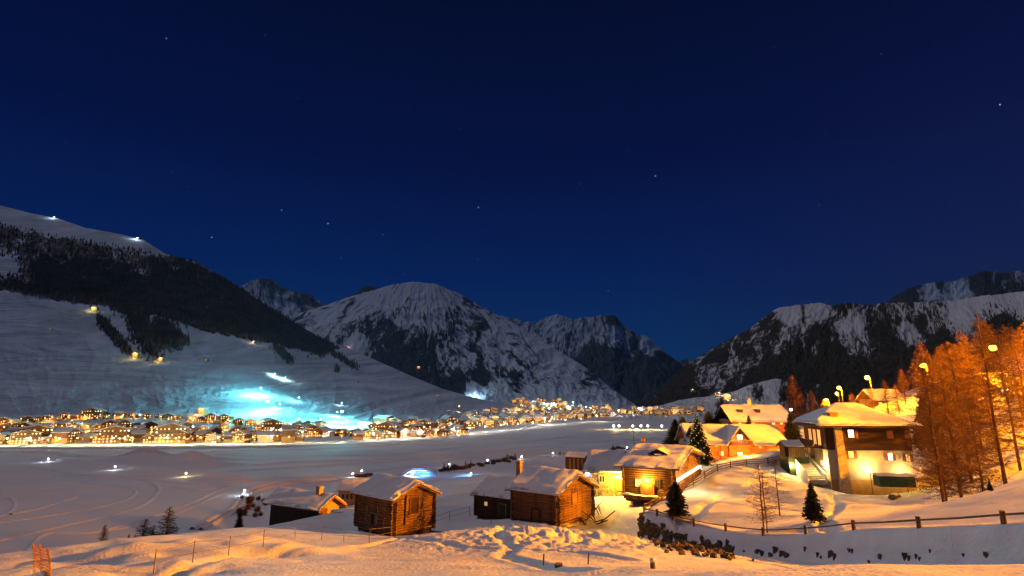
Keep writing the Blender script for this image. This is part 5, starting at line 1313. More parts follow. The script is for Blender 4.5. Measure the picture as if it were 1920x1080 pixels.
# timber heap at the right corner of the centre barn
hp = thing('timber_heap', 'jumbled heap of beams and branches under snow at the right corner of the centre barn', 'timber heap', (0, 0, 0))
for k in range(26):
    g = hit(R.uniform(1088, 1128), R.uniform(955, 985), False)
    if g is None: continue
    a = R.uniform(0, 3.1); L_ = R.uniform(.7, 2.0); d = Vector((math.cos(a), math.sin(a) * .7, R.uniform(-.1, .5))) * L_
    mb_ = MB(); mb_.tube([g + Vector((0, 0, .05)), g + d + Vector((0, 0, .35))], R.uniform(.03, .07), 5); link('beam', mb_.mesh('beam', 'dark_log'), hp)
for (px, py, lb) in ((1018, 1060, 'broken stake poking from the rough snow, left one'), (1048, 1062, 'dark rock poking from the rough snow in the foreground'), (1102, 1058, 'thin stake poking from the rough snow, right one'), (920, 984, 'tiny red marker stake in the snow before the shed'), (1224, 1066, 'short snow capped stone pillar at the front snow rim')):
    g = hit(px, py, False)
    mb_ = MB()
    if 'rock' in lb: o = thing('rock', lb, 'rock', g, me=STN[2], scale=.16)
    elif 'pillar' in lb:
        mb_.tube([(0, 0, -.2), (0, 0, .22)], [.09, .07], 8); mb_.ball((0, 0, .24), .1, 8, 1, sq=(1, 1, .7)); thing('pillar', lb, 'pillar', g, me=mb_.mesh('pillar', ['rock', 'roof_snow']))
    else: mb_.tube([(0, 0, -.2), (.05, 0, .45)], .03, 6); thing('stake', lb, 'stake', g, me=mb_.mesh('stake', 'red_plastic' if 'red' in lb else 'dark_log'))
g = hit(1680, 935, False); mb_ = MB()
dt = thing('drain_pipe', 'dark half buried stream culvert on the snow below the large house', 'culvert', g, .6)
mb_.tube([(-1.2, 0, .25), (1.2, .2, .1)], .32, 10); link('pipe', mb_.mesh('pipe', 'rock', True), dt)
mb_ = MB(); mb_.ball((0, .1, .45), .5, 10, sq=(1.6, .7, .35)); link('snow_cover', mb_.mesh('snow_cover', 'roof_snow', True), dt)

# ------------------------------------------------------------------ valley floor: tracks, berms, road
def catmull(pts, n_=10):
    out = []; P_ = [Vector(p) for p in pts]; P_ = [P_[0] * 2 - P_[1]] + P_ + [P_[-1] * 2 - P_[-2]]
    for i in range(1, len(P_) - 2):
        for k in range(n_):
            t_ = k / n_; a, b_, c_, d_ = P_[i - 1:i + 3]
            out.append(.5 * ((2 * b_) + (c_ - a) * t_ + (2 * a - 5 * b_ + 4 * c_ - d_) * t_ * t_ + (3 * b_ - a - 3 * c_ + d_) * t_ ** 3))
    out.append(P_[-2]); return out
def strip(name, pix, width, hgt, matn, bump=True, lift=.02, n_=10):
    base = [hit(px, py) for px, py in pix]; base = [Vector((b_.x, b_.y)) for b_ in base if b_ is not None]
    c_ = catmull([(b_.x, b_.y, 0) for b_ in base], n_); V = []; nc = 7
    for i, p in enumerate(c_):
        d = (c_[min(i + 1, len(c_) - 1)] - c_[max(i - 1, 0)]); d = Vector((-d.y, d.x, 0)).normalized()
        wv = width * (1 + .15 * math.sin(i * 1.7)) if bump else width
        for k in range(nc):
            s_ = (k / (nc - 1) - .5); q = p + d * s_ * wv; z = 0.0
            zz = hgt * math.cos(s_ * PI) ** 1.5 if bump else (hgt if 0 < k < nc - 1 else 0)
            V.append((q.x, q.y, z + lift * (0 < k < nc - 1) - .05 * (k in (0, nc - 1)) + max(zz, 0) + R.gauss(0, hgt * .05 if bump else 0)))
    V = np.array(V); V[:, 2] += height(V[:, 0], V[:, 1])
    return structure(name, mesh_np(name, V, grid_faces(len(c_), nc), [matn], True))
T1 = [(-60, 905), (60, 894), (200, 892), (262, 899), (294, 912), (292, 928), (262, 950), (200, 968), (100, 991), (0, 1014), (-60, 1026)]
strip('snow_track', T1, 2.2, .35, 'snow')
strip('snow_track', [(-60, 1052), (60, 1020), (180, 998), (290, 968), (370, 938), (440, 908), (520, 897), (620, 890), (720, 880)], 2.0, .35, 'snow')
strip('snow_track', [(360, 993), (392, 976), (432, 956), (450, 934), (475, 916), (530, 905), (600, 901), (645, 899)], 2.2, .8, 'snow')
strip('snow_track', [(376, 994), (408, 979), (445, 958), (463, 936), (488, 919), (540, 909), (600, 906)], 2.2, .8, 'snow')
strip('snow_track', [(322, 913), (380, 919), (450, 905), (520, 893)], 1.8, .35, 'snow')
strip('snow_track', [(0, 925), (60, 918), (140, 914), (220, 911), (288, 912)], 1.6, .25, 'snow')
strip('snow_track', [(20, 965), (70, 955), (110, 942), (142, 932)], 2.6, .5, 'snow')
strip('snow_track', [(0, 935), (20, 935), (27, 948), (15, 962), (-20, 975)], 2.0, .35, 'snow')
for pts_ in ([(480, 872), (560, 866), (700, 862), (860, 850), (1000, 838), (1120, 828), (1250, 822)], [(430, 884), (520, 878), (640, 870), (800, 860), (900, 848)], [(700, 900), (800, 880), (1000, 858), (1100, 850)]):
    strip('snow_track', pts_, 2.5, .35, 'snow')
for pts_ in ([(-40, 985), (90, 968), (200, 948), (250, 930), (240, 915), (150, 905)], [(160, 1000), (260, 985), (350, 955), (420, 925), (500, 905)], [(60, 875), (150, 890), (280, 900), (380, 908), (470, 900)], [(560, 900), (680, 885), (820, 868), (950, 850), (1060, 838)], [(900, 870), (980, 858), (1080, 846), (1160, 832), (1230, 820)], [(620, 855), (760, 850), (900, 836), (1040, 822), (1180, 812)]):
    strip('snow_track', pts_, 1.8, .28, 'snow')
strip('access_road', [(368, 993), (396, 980), (438, 957), (456, 936), (481, 918), (536, 907), (600, 904), (645, 902)], 3.4, .1, 'packed_snow', False)
RD = [(-60, 836), (60, 836), (200, 835), (350, 834), (500, 832), (620, 830), (720, 826), (800, 821), (870, 815), (930, 809), (985, 803), (1035, 798), (1085, 793), (1150, 788)]
strip('main_road', RD, 13, .12, 'packed_snow', False, n_=14)
strip('side_road', [(-60, 848), (80, 848), (250, 847), (420, 846), (560, 843), (680, 838), (760, 832)], 16, .12, 'packed_snow', False, n_=14)
strip('snow_track', [(-60, 841), (100, 841), (300, 840), (450, 839), (560, 837)], 6, 1.0, 'snow')

# path lights on the valley floor
PLM = MB(); PLM.tube([(0, 0, -.3), (0, 0, 1.6)], .08, 6, 0); PLM.ball((0, 0, 1.8), .38, 8, 1); plm = PLM.mesh('path_light', ['dark_metal', 'bulb_white'])
PLY = MB(); PLY.tube([(0, 0, -.3), (0, 0, 1.6)], .08, 6, 0); PLY.ball((0, 0, 1.8), .38, 8, 1); ply = PLY.mesh('path_light', ['dark_metal', 'bulb_yellow'])
pls = [(90, 866, 'w', 'bright white path light at the left end of the snow berm', 900), (215, 881, 'w', 'white path light in the middle of the snow berm', 500), (348, 894, 'y', 'warm path light at the right part of the snow berm', 600), (458, 928, 'w', 'white light at the bend of the double track', 600), (661, 895, 'w', 'white light behind the cottage, left of the log barn roof', 300), (678, 889, 'w', 'small white light above the log barn roof', 120), (842, 876, 'w', 'white light on the bank right of the first conifers', 400), (914, 868, 'w', 'bluish white light in the middle of the bushy bank', 300), (978, 861, 'w', 'faint white light right of the three conifers', 200), (1037, 854, 'w', 'white light left of the small barn', 250), (1110, 851, 'w', 'white light behind the stone cottage, right of the small barn', 150), (1176, 843, 'w', 'faint light above the stone cottage roof', 100)]
for px, py, k, lb, en in pls:
    g = hit(px, py); c_ = (.75, .82, 1) if k == 'w' else (1, .75, .35)
    thing('path_light', lb, 'light', g, me=plm if k == 'w' else ply); light(g + Vector((-.3, -1.2, 1.9)), c_, en, .2)
g = P(318, 1010, 66); g.z = gz_at(g.x, g.y) + .6
thing('path_light', 'yellow light glowing behind the tallest pine on the lower left slope', 'light', g, me=ply, scale=.6); light(g + Vector((.3, -.6, 1.2)), (1, .65, .08), 120, .2)
for k, px in enumerate((1151, 1161, 1187, 1202, 1215, 1241)):
    g = hit(px, 806); e_ = thing('field_light', 'white light on a post, %s in the row beyond the open snow field' % ('first', 'second', 'third', 'fourth', 'fifth', 'sixth')[k], 'light', g, me=plm, group='row of lights beyond the snow field', scale=3.2); 
    if k % 2 == 0: light(g + Vector((2, 4, 7)), (1, .6, .12), 45000, .5)
# the hollow lit blue
pc = hit(787, 893); pw = 8.5
ho = thing('snow_tunnel', 'snow covered arched tunnel mouth lit blue and white from inside', 'tunnel', pc)
V = []; n1_, n2_ = 20, 8
for j in range(n2_):
    f = j / (n2_ - 1); yy = f * 9 - 1.0
    for i in range(n1_ + 1):
        a = PI * i / n1_; rr = pw + .9 * math.sin(f * PI) * 0; V.append((-(rr + 1.2) * math.cos(a), yy, (4.6) * math.sin(a) * (1 - .55 * f) - .3))
for j in range(n2_):
    f = j / (n2_ - 1); yy = f * 9 - 1.0
    for i in range(n1_ + 1):
        a = PI * i / n1_; V.append((-pw * math.cos(a), yy + .4 * (j == 0) * 0, 3.7 * math.sin(a) * (1 - .55 * f) - .3))
Fa = grid_faces(n2_, n1_ + 1); nn = n2_ * (n1_ + 1)
rim = [(i, i + 1, nn + i + 1, nn + i) for i in range(n1_)]
link('arch', mesh_np('arch', V, np.concatenate([Fa, Fa[:, ::-1] + nn, np.array(rim)]), ['roof_snow'], True), ho)
m_ = MB(); m_.box(-pw, pw, 7.0, 7.5, -.5, 2.2); link('back_wall', m_.mesh('back_wall', 'ice'), ho)
m_ = MB(); m_.ball((-4, 2, 1.2), .35, 8); link('lamp', m_.mesh('lamp', 'bulb_white'), ho)
light((-4.5, 1.0, 1.6), (.6, .8, 1), 1500, .3, parent=ho); light((2, 2, 1.4), (.08, .30, 1), 3800, .4, parent=ho); light((-1, -4.0, 1.5), (.10, .3, 1), 900, .3, parent=ho)
g = hit(868, 893); light(g + Vector((4, 3, 2.5)), (.15, .4, 1), 4200, .4); thing('path_light', 'low blue lamp beside the blue tinted snow chute right of the tunnel', 'light', g + Vector((4, 3, 0)), me=plm, scale=.6)

# ------------------------------------------------------------------ the village
def village_house(variant, w, l, h, rise, wallm, lit, seed):
    rr = random.Random(seed)
    root = bpy.data.objects.new('chalet', None); C.objects.link(root)
    m_ = MB(); hs_ = h * .45
    m_.box(-w / 2, w / 2, -l / 2, l / 2, -4, hs_, 1); m_.box(-w / 2 - .1, w / 2 + .1, -l / 2 - .1, l / 2 + .1, hs_ + .01, h, 0)
    m_.add([(-w / 2 - .1, -l / 2 - .1, h), (w / 2 + .1, -l / 2 - .1, h), (0, -l / 2 - .1, h + rise), (-w / 2 - .1, l / 2 + .1, h), (w / 2 + .1, l / 2 + .1, h), (0, l / 2 + .1, h + rise)], [(0, 1, 2), (3, 5, 4), (0, 2, 5, 3), (1, 4, 5, 2)], 0)
    link('wall', m_.mesh('wall', wallm), root)
    m_ = MB(); o_ = 1.3; sl = rise / (w / 2)
    xa, xb, ya, yb = -w / 2 - o_, w / 2 + o_, -l / 2 - 1.3, l / 2 + .8
    for (a, b_) in (((xa, h - o_ * sl), (0, h + rise)), ((xb, h - o_ * sl), (0, h + rise))):
        q = .45
        m_.add([(a[0], ya, a[1] + .02), (b_[0], ya, b_[1] + .02), (b_[0], yb, b_[1] + .02), (a[0], yb, a[1] + .02), (a[0], ya, a[1] + q), (b_[0], ya, b_[1] + q), (b_[0], yb, b_[1] + q), (a[0], yb, a[1] + q)],
               [(0, 1, 2, 3), (4, 7, 6, 5), (0, 4, 5, 1), (3, 2, 6, 7), (0, 3, 7, 4)], 0)
    rf = link('roof', m_.mesh('roof', 'roof_snow'), root)
    c_ = MB(); c_.box(w * .18, w * .18 + 1, 1, 2, h + rise * .3, h + rise + .9); link('chimney', c_.mesh('chimney', 'brick_chimney'), rf)
    # gable front windows and balcony
    fl = int(h / 2.7)
    for f in range(fl):
        nW = max(2, int(w / 3.2))
        for k in range(nW):
            if rr.random() > .85: continue
            x = -w / 2 + (k + .5) * w / nW; z = .9 + f * 2.7
            on = rr.random() < lit
            p_ = MB(); p_.box(x - .6, x + .6, -l / 2 - .18, -l / 2 - .11, z, z + 1.35, 0)
            link('window', p_.mesh('window', rr.choice(['lit_warm', 'lit_warm', 'lit_white', 'lit_orange']) if on else 'glass'), root)
    for f in range(1, fl):
        b_ = MB(); b_.box(-w / 2, w / 2, -l / 2 - 1.25, -l / 2 - .12, .35 + f * 2.7 - .15, .35 + f * 2.7, 0); b_.box(-w / 2, w / 2, -l / 2 - 1.25, -l / 2 - 1.18, .35 + f * 2.7, 1.2 + f * 2.7)
        link('balcony', b_.mesh('balcony', 'wall_a'), root)
    for k in range(3):
        p_ = MB(); p_.box(w / 2 + .11, w / 2 + .18, -l / 2 + 1.5 + k * l / 3.3, -l / 2 + 2.6 + k * l / 3.3, 3.2, 4.4); link('window', p_.mesh('window', 'lit_warm' if rr.random() < lit else 'glass'), root)
    return root
specs = [(13, 14, 8.0, 3.0, ['wall_a', 'wall_b'], .75), (16, 13, 8.4, 3.4, ['wall_c', 'wall_b'], .8), (11, 12, 5.8, 2.6, ['wall_d', 'wall_a'], .5), (18, 15, 10.8, 3.8, ['wall_a', 'wall_c'], .85), (14, 16, 8.0, 3.0, ['wall_b', 'wall_b'], .7), (12, 13, 5.8, 2.8, ['wall_c', 'wall_c'], .7), (15, 12, 8.0, 3.2, ['wall_d', 'wall_b'], .45), (27, 15, 13.5, 4.2, ['wall_a', 'wall_c'], .9)]
kinds = ['brown timber chalet', 'wide ochre chalet', 'low dark timber chalet', 'tall brown chalet', 'cream plastered house', 'small orange walled house', 'dark topped chalet', 'big hotel block']
PROTO = [village_house(i, *s_, 100 + i) for i, s_ in enumerate(specs)]
used_p = set()
def put(root_i, loc, rz, s_, label, group):
    o = PROTO[root_i] if root_i not in used_p else copy_tree(PROTO[root_i]); used_p.add(root_i)
    o.location = loc; o.rotation_euler = (0, 0, rz); o.scale = (s_, s_, s_ * R.uniform(.9, 1.12)); o['label'] = label; o['category'] = 'house'; o['group'] = group
    return o
ORD = ['first', 'second', 'third', 'fourth', 'fifth', 'sixth', 'seventh', 'eighth', 'ninth', 'tenth', 'eleventh', 'twelfth', 'thirteenth', 'fourteenth', 'fifteenth', 'sixteenth', 'seventeenth', 'eighteenth', 'nineteenth', 'twentieth', 'twenty-first', 'twenty-second', 'twenty-third', 'twenty-fourth', 'twenty-fifth', 'twenty-sixth', 'twenty-seventh', 'twenty-eighth', 'twenty-ninth', 'thirtieth', 'thirty-first', 'thirty-second', 'thirty-third', 'thirty-fourth', 'thirty-fifth', 'thirty-sixth', 'thirty-seventh', 'thirty-eighth', 'thirty-ninth', 'fortieth'] + ['forty-' + q for q in ('first', 'second', 'third', 'fourth', 'fifth', 'sixth', 'seventh', 'eighth', 'ninth')] + ['fiftieth'] + ['fifty-' + q for q in ('first', 'second', 'third', 'fourth', 'fifth', 'sixth', 'seventh', 'eighth', 'ninth')] + ['sixtieth'] * 9
village_rows = [('front', lambda p: np.interp(p, [0, 500, 700, 850, 900], [831, 828, 823, 815, 808]), -15, 880, 23), ('second', lambda p: np.interp(p, [0, 500, 640, 700, 850, 900], [818, 819, 818, 814, 805, 799]), 0, 890, 22),
        ('third', lambda p: np.interp(p, [0, 400, 560, 700, 850, 900], [806, 809, 812, 807, 797, 792]), -10, 900, 21), ('back', lambda p: np.interp(p, [0, 120, 200, 330, 500, 560, 700, 800, 850, 940], [796, 787, 782, 786, 799, 805, 800, 796, 789, 785]), 5, 935, 22)]
NL = 0
lamp_spots = []
for rname, f, x0, x1, dx in village_rows:
    px = x0 + R.uniform(0, 10); k = 0
    while px < x1:
        py = float(f(px)) + R.uniform(-2.0, 2.0)
        if rname == 'front' and 560 < px < 650 or (rname in ('third', 'back') and 590 < px < 690 and R.random() < .8):
            px += dx; continue
        g = hit(px, py)
        if g is None: px += dx; continue
        i = R.choice([0, 1, 2, 3, 4, 5, 6, 0, 2, 5, 6, 7]); face = math.atan2(-g.x, g.y) * -1
        rz = R.choice([0, 0, .35, -.35, .9, -.7, 1.57]) + R.uniform(-.15, .15) - math.atan2(g.x, g.y)
        s_ = R.uniform(.66, 1.02)
        put(i, g, rz, s_, '%s, %s from the left in the %s row of the village' % (kinds[i], ORD[k], rname), 'chalets of the %s row' % rname)
        lamp_spots.append((g, px, '%s house from the left in the %s row' % (ORD[k], rname))); k += 1
        px += dx * .86 * R.uniform(.75, 1.3) * (1 if px < 700 else .8)
# village lights: street lamps between the houses
VL = street_lamp_meshes(6.0, .8, 'bulb_amber', .7); VLW = street_lamp_meshes(6.0, .8, 'bulb_white', .6)
def village_lamp(g, en, col, white, label, group, s_=1.0):
    e_ = thing('street_lamp', label, 'street lamp', g, R.uniform(0, 6), group, scale=s_)
    for nm, me in zip(('pole', 'arm', 'bulb'), VLW if white else VL): link(nm, me, e_)
    if en: light(g + Vector((0, -.6, 3.2 * s_)), col, en, .3)
for i, (g, px, hl) in enumerate(lamp_spots):
    q = g + Vector((R.uniform(-9, 9), -R.uniform(9.5, 13), 0)); q.z = gz_at(q.x, q.y)
    wcol = R.random()
    col = (1, .42, .05) if wcol < .6 else (1, .62, .18) if wcol < .93 else (.8, .9, 1)
    village_lamp(q, R.choice([1300, 2400, 4200]), col, wcol >= .93, ('yellow' if wcol < .93 else 'cold white') + ' street lamp before the ' + hl, 'street lamps of the near village')
# brilliant orange court, cold blue light, bright road strip with added lamps
for px, py, col, en, lb in ((138, 812, (1, .45, .06), 42000, 'powerful orange yard lamp over the bright court in the left village'), (155, 806, (.55, .8, 1), 26000, 'powerful cold blue yard lamp in the left village'), (163, 822, (1, .6, .14), 30000, 'powerful yellow yard lamp near the road in the left village'), (362, 812, (.75, .85, 1), 9000, 'cold white lamp with a tall pole in the middle of the village'), (722, 806, (1, .85, .6), 26000, 'warm white lamp against the wide chalet below the cyan piste'), (525, 818, (1, .85, .55), 24000, 'warm white lamp on the pale house left of the open lawn'), (795, 812, (1, .6, .15), 16000, 'yellow lamp among the crowded chalets right of the piste foot'), (270, 795, (1, .7, .35), 16000, 'warm lamp near the top of the left village')):
    g = hit(px, py); village_lamp(g, 0, col, col[2] > .5, lb, 'yard lamps of the near village', 1.3); light(g + Vector((0, -4, 8)), col, en, .5)
for k in range(21):  # added lamps, standing in for headlight trails along the road strip
    px = -20 + k * 33; g = hit(px, float(np.interp(px, [0, 500, 700], [834.5, 831, 827]))); 
    village_lamp(g, 0, (1, .85, .5), k % 3 == 1, 'added lamp on a slim pole to brighten the road strip, %s from the left' % ORD[k], 'added lamps lighting the road strip')
    light(g + Vector((0, -11, 4.5)), (1, .90, .55) if k % 3 else (1, .85, .40), 9000 if px < 520 else 3500, .5)
for k in range(14):
    px = 700 + k * 30; py = float(np.interp(px, [700, 870, 985, 1085, 1150], [827, 815, 803, 793, 788])); g = hit(px, py - 1)
    village_lamp(g, 0, (1, .85, .5), True, 'lamp beside the curving road past the open field, %s from the left' % ORD[k], 'lamps beside the curving road', 1.2)
    light(g + Vector((0, -6, 8)), (1, .88, .7), 16000 if px > 850 else 9000, .5)
# village conifers
cv = 0
for k in range(46):
    g, px, hl = lamp_spots[(k * 7 + 3) % len(lamp_spots)]; g = g + Vector((R.choice((-1, 1)) * R.uniform(9, 12), -R.uniform(4, 12), 0)); g.z = gz_at(g.x, g.y)
    tree(SMALLS[k % 2], 6 + k % 2, g, R.uniform(5, 9), 'small dark conifer beside the ' + hl, 'conifer', group='conifers among the village chalets', sxy=1.2)
# ------------------------------------------------------------------ the far village
def far_me(wall, litm, w, l, h, rise, seed):
    rr = random.Random(seed); m_ = MB()
    m_.box(-w / 2, w / 2, -l / 2, l / 2, -12, h, 0)
    o_ = 1.2; sl = rise / (w / 2)
    m_.add([(-w / 2 - o_, -l / 2 - 1, h - o_ * sl), (0, -l / 2 - 1, h + rise), (w / 2 + o_, -l / 2 - 1, h - o_ * sl), (w / 2 + o_, l / 2 + 1, h - o_ * sl), (0, l / 2 + 1, h + rise), (-w / 2 - o_, l / 2 + 1, h - o_ * sl)], [(0, 1, 2), (3, 4, 5), (0, 5, 4, 1), (1, 4, 3, 2), (0, 2, 3, 5)], 1)
    for f in range(int(h / 3)):
        for k in range(int(w / 2.6)):
            if rr.random() < .6:
                x = -w / 2 + 1.2 + k * 2.6; m_.box(x, x + 1.3, -l / 2 - .2, -l / 2 - .02, .8 + f * 3, 2.3 + f * 3, 2)
    return m_.mesh('far_house', [wall, 'roof_snow', litm])
FAR = [far_me('wall_a', 'lit_warm', 16, 14, 9, 3.5, 1), far_me('wall_c', 'lit_warm', 22, 16, 12, 4, 2), far_me('wall_b', 'lit_white', 18, 14, 9, 3.5, 3), far_me('wall_d', 'lit_orange', 15, 14, 7, 3, 4), far_me('wall_b', 'lit_orange', 26, 14, 13, 3, 5)]
fk = ['brown', 'ochre', 'cream', 'dark', 'wide pale']
zones = [('below the end of the curving road', 880, 1000, lambda p: (np.interp(p, [860, 1000], [774, 768]), np.interp(p, [860, 930, 1000], [806, 800, 793])), 75),
         ('under the foot of the broad mountain', 1000, 1150, lambda p: (np.interp(p, [1000, 1150], [762, 762]), np.interp(p, [1000, 1090, 1150], [794, 786, 782])), 105),
         ('at the far right end of the valley', 1150, 1310, lambda p: (768, 778), 50), ('on the slope above the valley floor', 960, 1060, lambda p: (748, 764), 26)]
far = []
for zi, (zl, x0, x1, f, n_) in enumerate(zones):
    for k in range(int(n_ * 1.35)):
        px = R.uniform(x0, x1); a, b_ = f(px); py = R.uniform(float(a), float(b_)); g = hit(px, py)
        if g is None or g.y > 3600: continue
        far.append((g.y, k, g, zl))
far.sort(key=lambda q: q[0])
def merge_far(items, name, label, cat):
    V = []; F = []; M = []; o_ = 0; sets = {}
    mats_ = []
    for g, rz, s_, me in items:
        n_ = len(me.vertices); co = np.empty(n_ * 3, np.float32); me.vertices.foreach_get('co', co); co = co.reshape(-1, 3) * s_
        c_, d_ = math.cos(rz), math.sin(rz); V.append(np.stack([co[:, 0] * c_ - co[:, 1] * d_ + g.x, co[:, 0] * d_ + co[:, 1] * c_ + g.y, co[:, 2] + g.z], -1))
        for p in me.polygons:
            nm = me.materials[p.material_index].name
            if nm not in mats_: mats_.append(nm)
            F.append([v_ + o_ for v_ in p.vertices]); M.append(mats_.index(nm))
        o_ += n_
    me = bpy.data.meshes.new(name); me.from_pydata(np.concatenate(V).tolist(), [], F)
    for q in mats_: me.materials.append(MATS[q])
    me.polygons.foreach_set('material_index', M); me.update()
    return link(name, me, kind='stuff', label=label, category=cat)
rest = []; lrest = []; nlamp = 0
for j, (_y, k, g, zl) in enumerate(far):
    i = R.choice([0, 1, 2, 3, 0, 1, 4]); s_ = R.uniform(.7, 1.1) * (1.15 if g.y > 1800 else 1.0); rz = R.uniform(-.6, .6)
    if j < 165:
        thing('village_house', 'distant %s house with lit windows %s' % (fk[i], zl), 'house', g, rz, 'far %s houses %s' % (fk[i], zl), FAR[i], s_)
    else: rest.append((g, rz, s_, FAR[i]))
    c_ = R.random(); col = (1, .42, .05) if c_ < .6 else (1, .65, .2) if c_ < .88 else (.75, .9, 1)
    if k % 2 == 0: light(g + Vector((R.uniform(-12, 12), -16, 7)), col, 2000 * (g.y / 1200) ** 1.2 * R.uniform(.5, 2), .6)
    for rr_ in range(2):
        q = g + Vector((R.uniform(-16, 16), -R.uniform(11, 24), 0)); s2 = min(.9, g.y / 1000.0 * .34)
        wh = c_ > .88; nlamp += 1
        if nlamp < 90: village_lamp(q, 0, col, wh, 'tiny %s lamp among the distant houses %s' % ('white' if wh else 'yellow', zl), 'distant %s lamps %s' % ('white' if wh else 'yellow', zl), s2)
        else: lrest.append((q, 0, s2, VLW[2] if wh else VL[2]))
merge_far(rest, 'distant_houses', 'mass of tiny lit houses filling the far end of the valley', 'houses')
merge_far(lrest, 'distant_lamps', 'countless tiny lamps between the houses at the far end of the valley', 'lamps')
for (px, py, col, en) in ((1065, 770, (.5, .95, 1), 300000), (1098, 772, (.6, .95, 1), 300000), (1038, 764, (.6, 1, .85), 160000), (1020, 764, (.5, .95, 1), 120000), (1075, 762, (.4, .95, 1), 120000), (1031, 776, (1, .9, .6), 160000), (1000, 772, (1, .55, .1), 150000), (1120, 790, (1, .85, .7), 120000), (1160, 780, (1, .85, .8), 120000), (1200, 776, (1, .85, .8), 120000), (1020, 795, (1, .85, .8), 90000), (862, 772, (1, .8, .4), 60000)):
    g = hit(px, py); q = min(2.6, 1.0 * g.y / 800)
    village_lamp(g, 0, col, col[2] > .5, 'bright floodlight on a mast in the distant village', 'floodlights of the distant village', q * 1.3); light(g + Vector((0, -18, 16)), col, en * .35, 1.0)

# ------------------------------------------------------------------ floodlit piste and lonely lights on the left slope
FLM = MB(); FLM.tube([(0, 0, -1), (0, 0, 9)], [.22, .12], 6, 0); FLM.box(-.9, .9, -.3, .1, 8.6, 9.6, 1); flm = FLM.mesh('floodlight', ['dark_metal', 'bulb_cyan'])
CY = (.22, .92, 1.0)
for px, py, en, lb, s_ in ((488, 741, 1500000, 'brightest cyan floodlight mast on the middle of the piste', 1.5), (600, 798, 1300000, 'cyan floodlight mast at the foot of the piste', 1.0), (560, 796, 1100000, 'cyan floodlight mast left of the piste foot', 1.0), (650, 800, 1000000, 'cyan floodlight mast above the wide chalet', 1.0), (524, 765, 260000, 'cyan floodlight mast halfway down the piste', .8), (500, 775, 1500000, 'tallest added cyan floodlight mast between the village and the piste', 2.2), (640, 790, 900000, 'tall added cyan floodlight mast right of the piste foot, behind the chalets', 1.8), (632, 780, 420000, 'added cyan floodlight mast on the groomed bend', .8), (690, 803, 500000, 'added cyan floodlight mast right of the piste foot', .8), (560, 752, 140000, 'added cyan floodlight mast under the narrow bright run', .8), (890, 742, 600000, 'pale blue floodlight on the far piste at the slope edge', 1.3)):  # masts labelled added are made up to spread the cyan light
    g = hit(px, py); fb = thing('floodlight', lb, 'floodlight', g, 0, None, flm, s_)
    light(g + Vector((0, -16, 15 * s_)), CY if px < 880 else (.5, .8, 1), en * .35, 1.0)
for px, py, en in ((535, 712, 160000), (515, 705, 120000), (640, 760, 60000)):
    g = hit(px, py); light(g + Vector((0, -5, 6)), (.7, 1, 1), en * .25, .5); thing('floodlight', 'white piste lamp beside the narrow bright run, %s' % {535: 'lower one', 515: 'upper one', 640: 'near the groomed edge'}[px], 'floodlight', g, 0, None, flm, .6)
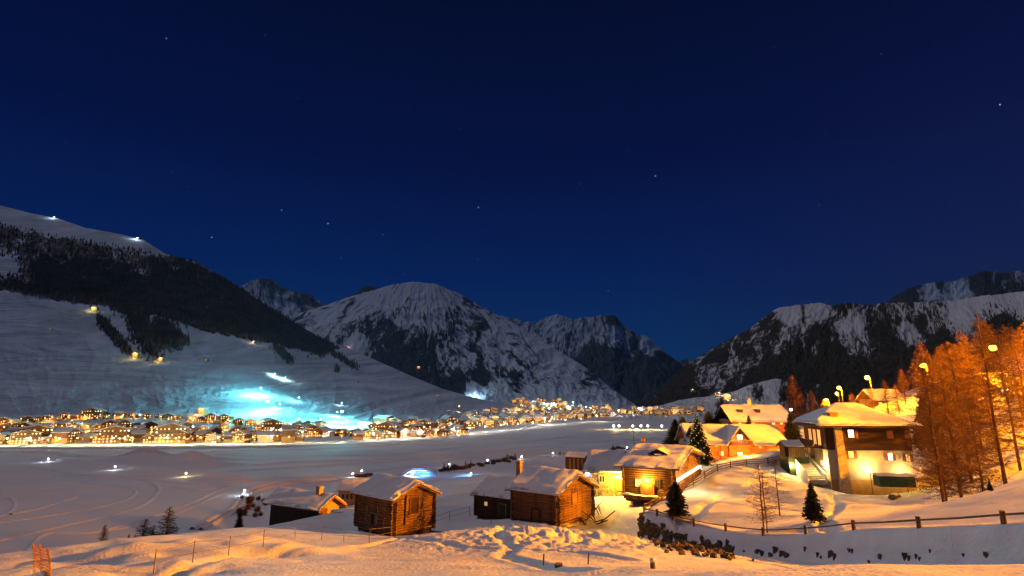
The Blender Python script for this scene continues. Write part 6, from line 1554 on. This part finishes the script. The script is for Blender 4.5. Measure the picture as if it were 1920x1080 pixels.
# lonely farmsteads on the slopes
farm = [(178, 582, 'farmhouse high on the open slope below the larch wood', .9, (1, .75, .2)), (256, 670, 'farmhouse with yellow lights below the brown larch clump', 1.0, (1, .65, .12)), (302, 677, 'small farmhouse right of the one below the larch clump', .7, (1, .65, .12)), (652, 651, 'pink lit mountain hut on the skyline of the left slope', 1.2, (1, .5, .4)), (477, 643, 'small dim farmhouse at the edge of the larch wood', .7, (1, .7, .4)), (388, 676, 'dark hay barn alone on the slope', .6, None), (670, 716, 'small dark hay barn far out on the right of the slope', .6, None), (1346, 742, 'farmhouse with a pair of white lights on the snowy bench', 1.6, (1, .8, .5)), (1362, 748, 'farmhouse with a yellow light on the snowy bench', 1.3, (1, .75, .3)), (1297, 733, 'lonely lit farmhouse at the foot of the right mountain', 1.2, (1, .85, .6)), (820, 742, 'dark hay barn beside the far piste', .9, None), (785, 690, 'red lit lift station on the slope edge', 1.0, (1, .2, .15)), (380, 775, 'yellow lit lift cabin at the bottom of the slope', .8, (1, .55, .1)), (103, 407, 'white lit lift station on the ridge of the left mountain', .9, (.8, .95, 1)), (259, 449, 'brightest white ridge station at the mountain shoulder', 1.2, (.8, .95, 1)), (95, 618, 'dark shed on the upper slope', .5, None)]
for px, py, lb, s_, col in farm:
    g = hit(px, py)
    if g is None: g = hit(px, py + 4)
    if g is None: continue
    i = 1 if col and col[2] < .4 else 3
    thing('farmhouse', 'brown ' + lb if not lb.startswith(('dark', 'small', 'lonely', 'pink', 'red', 'yellow', 'white', 'brightest')) else lb, 'farmhouse', g, R.uniform(-.4, .4), None, FAR[i if col else 3], s_ * .75)
    if col: light(g + Vector((0, -14 * s_, 6)), col, (9000 if py > 460 else 30000) * s_, .6)
# snow gun plume at the foot of the piste
g = hit(572, 788)
m_, n, l, b = base_mat('snow_spray'); n.remove(b); vo = n.new('ShaderNodeVolumePrincipled'); vo.inputs['Density'].default_value = .035; vo.inputs['Color'].default_value = (.9, .95, 1, 1)
l.new(vo.outputs[0], n['Material Output'].inputs['Volume'])
sg = thing('snow_cannon', 'snow cannon blowing a pale plume up the foot of the piste', 'snow cannon', g)
mb_ = MB(); mb_.tube([(0, 0, 0), (0, 0, 2.2)], .18, 6); mb_.tube([(-.6, 0, 2.2), (.9, 0, 3.2)], [.6, .75], 10); link('body', mb_.mesh('body', 'metal'), sg)
mb_ = MB(); mb_.tube([(1, 0, 3.2), (6, 0, 10), (11, 0, 18), (16, 0, 24)], [.6, 2.2, 4.0, 5.0], 10); link('plume', mb_.mesh('plume', 'snow_spray', True), sg)

# ------------------------------------------------------------------ the cold night haze in the valley
m_, n, l, b = base_mat('haze_air'); n.remove(b); vo = n.new('ShaderNodeVolumePrincipled')
vo.inputs['Density'].default_value = 2.0e-5; vo.inputs['Color'].default_value = (.16, .50, 1, 1); vo.inputs['Anisotropy'].default_value = 0.0
l.new(vo.outputs[0], n['Material Output'].inputs['Volume'])
mb_ = MB(); mb_.box(-16000, 16000, -300, 14500, -60, 2600); link('haze', mb_.mesh('haze', 'haze_air'), kind='stuff')
print('OBJS', len(bpy.data.objects))
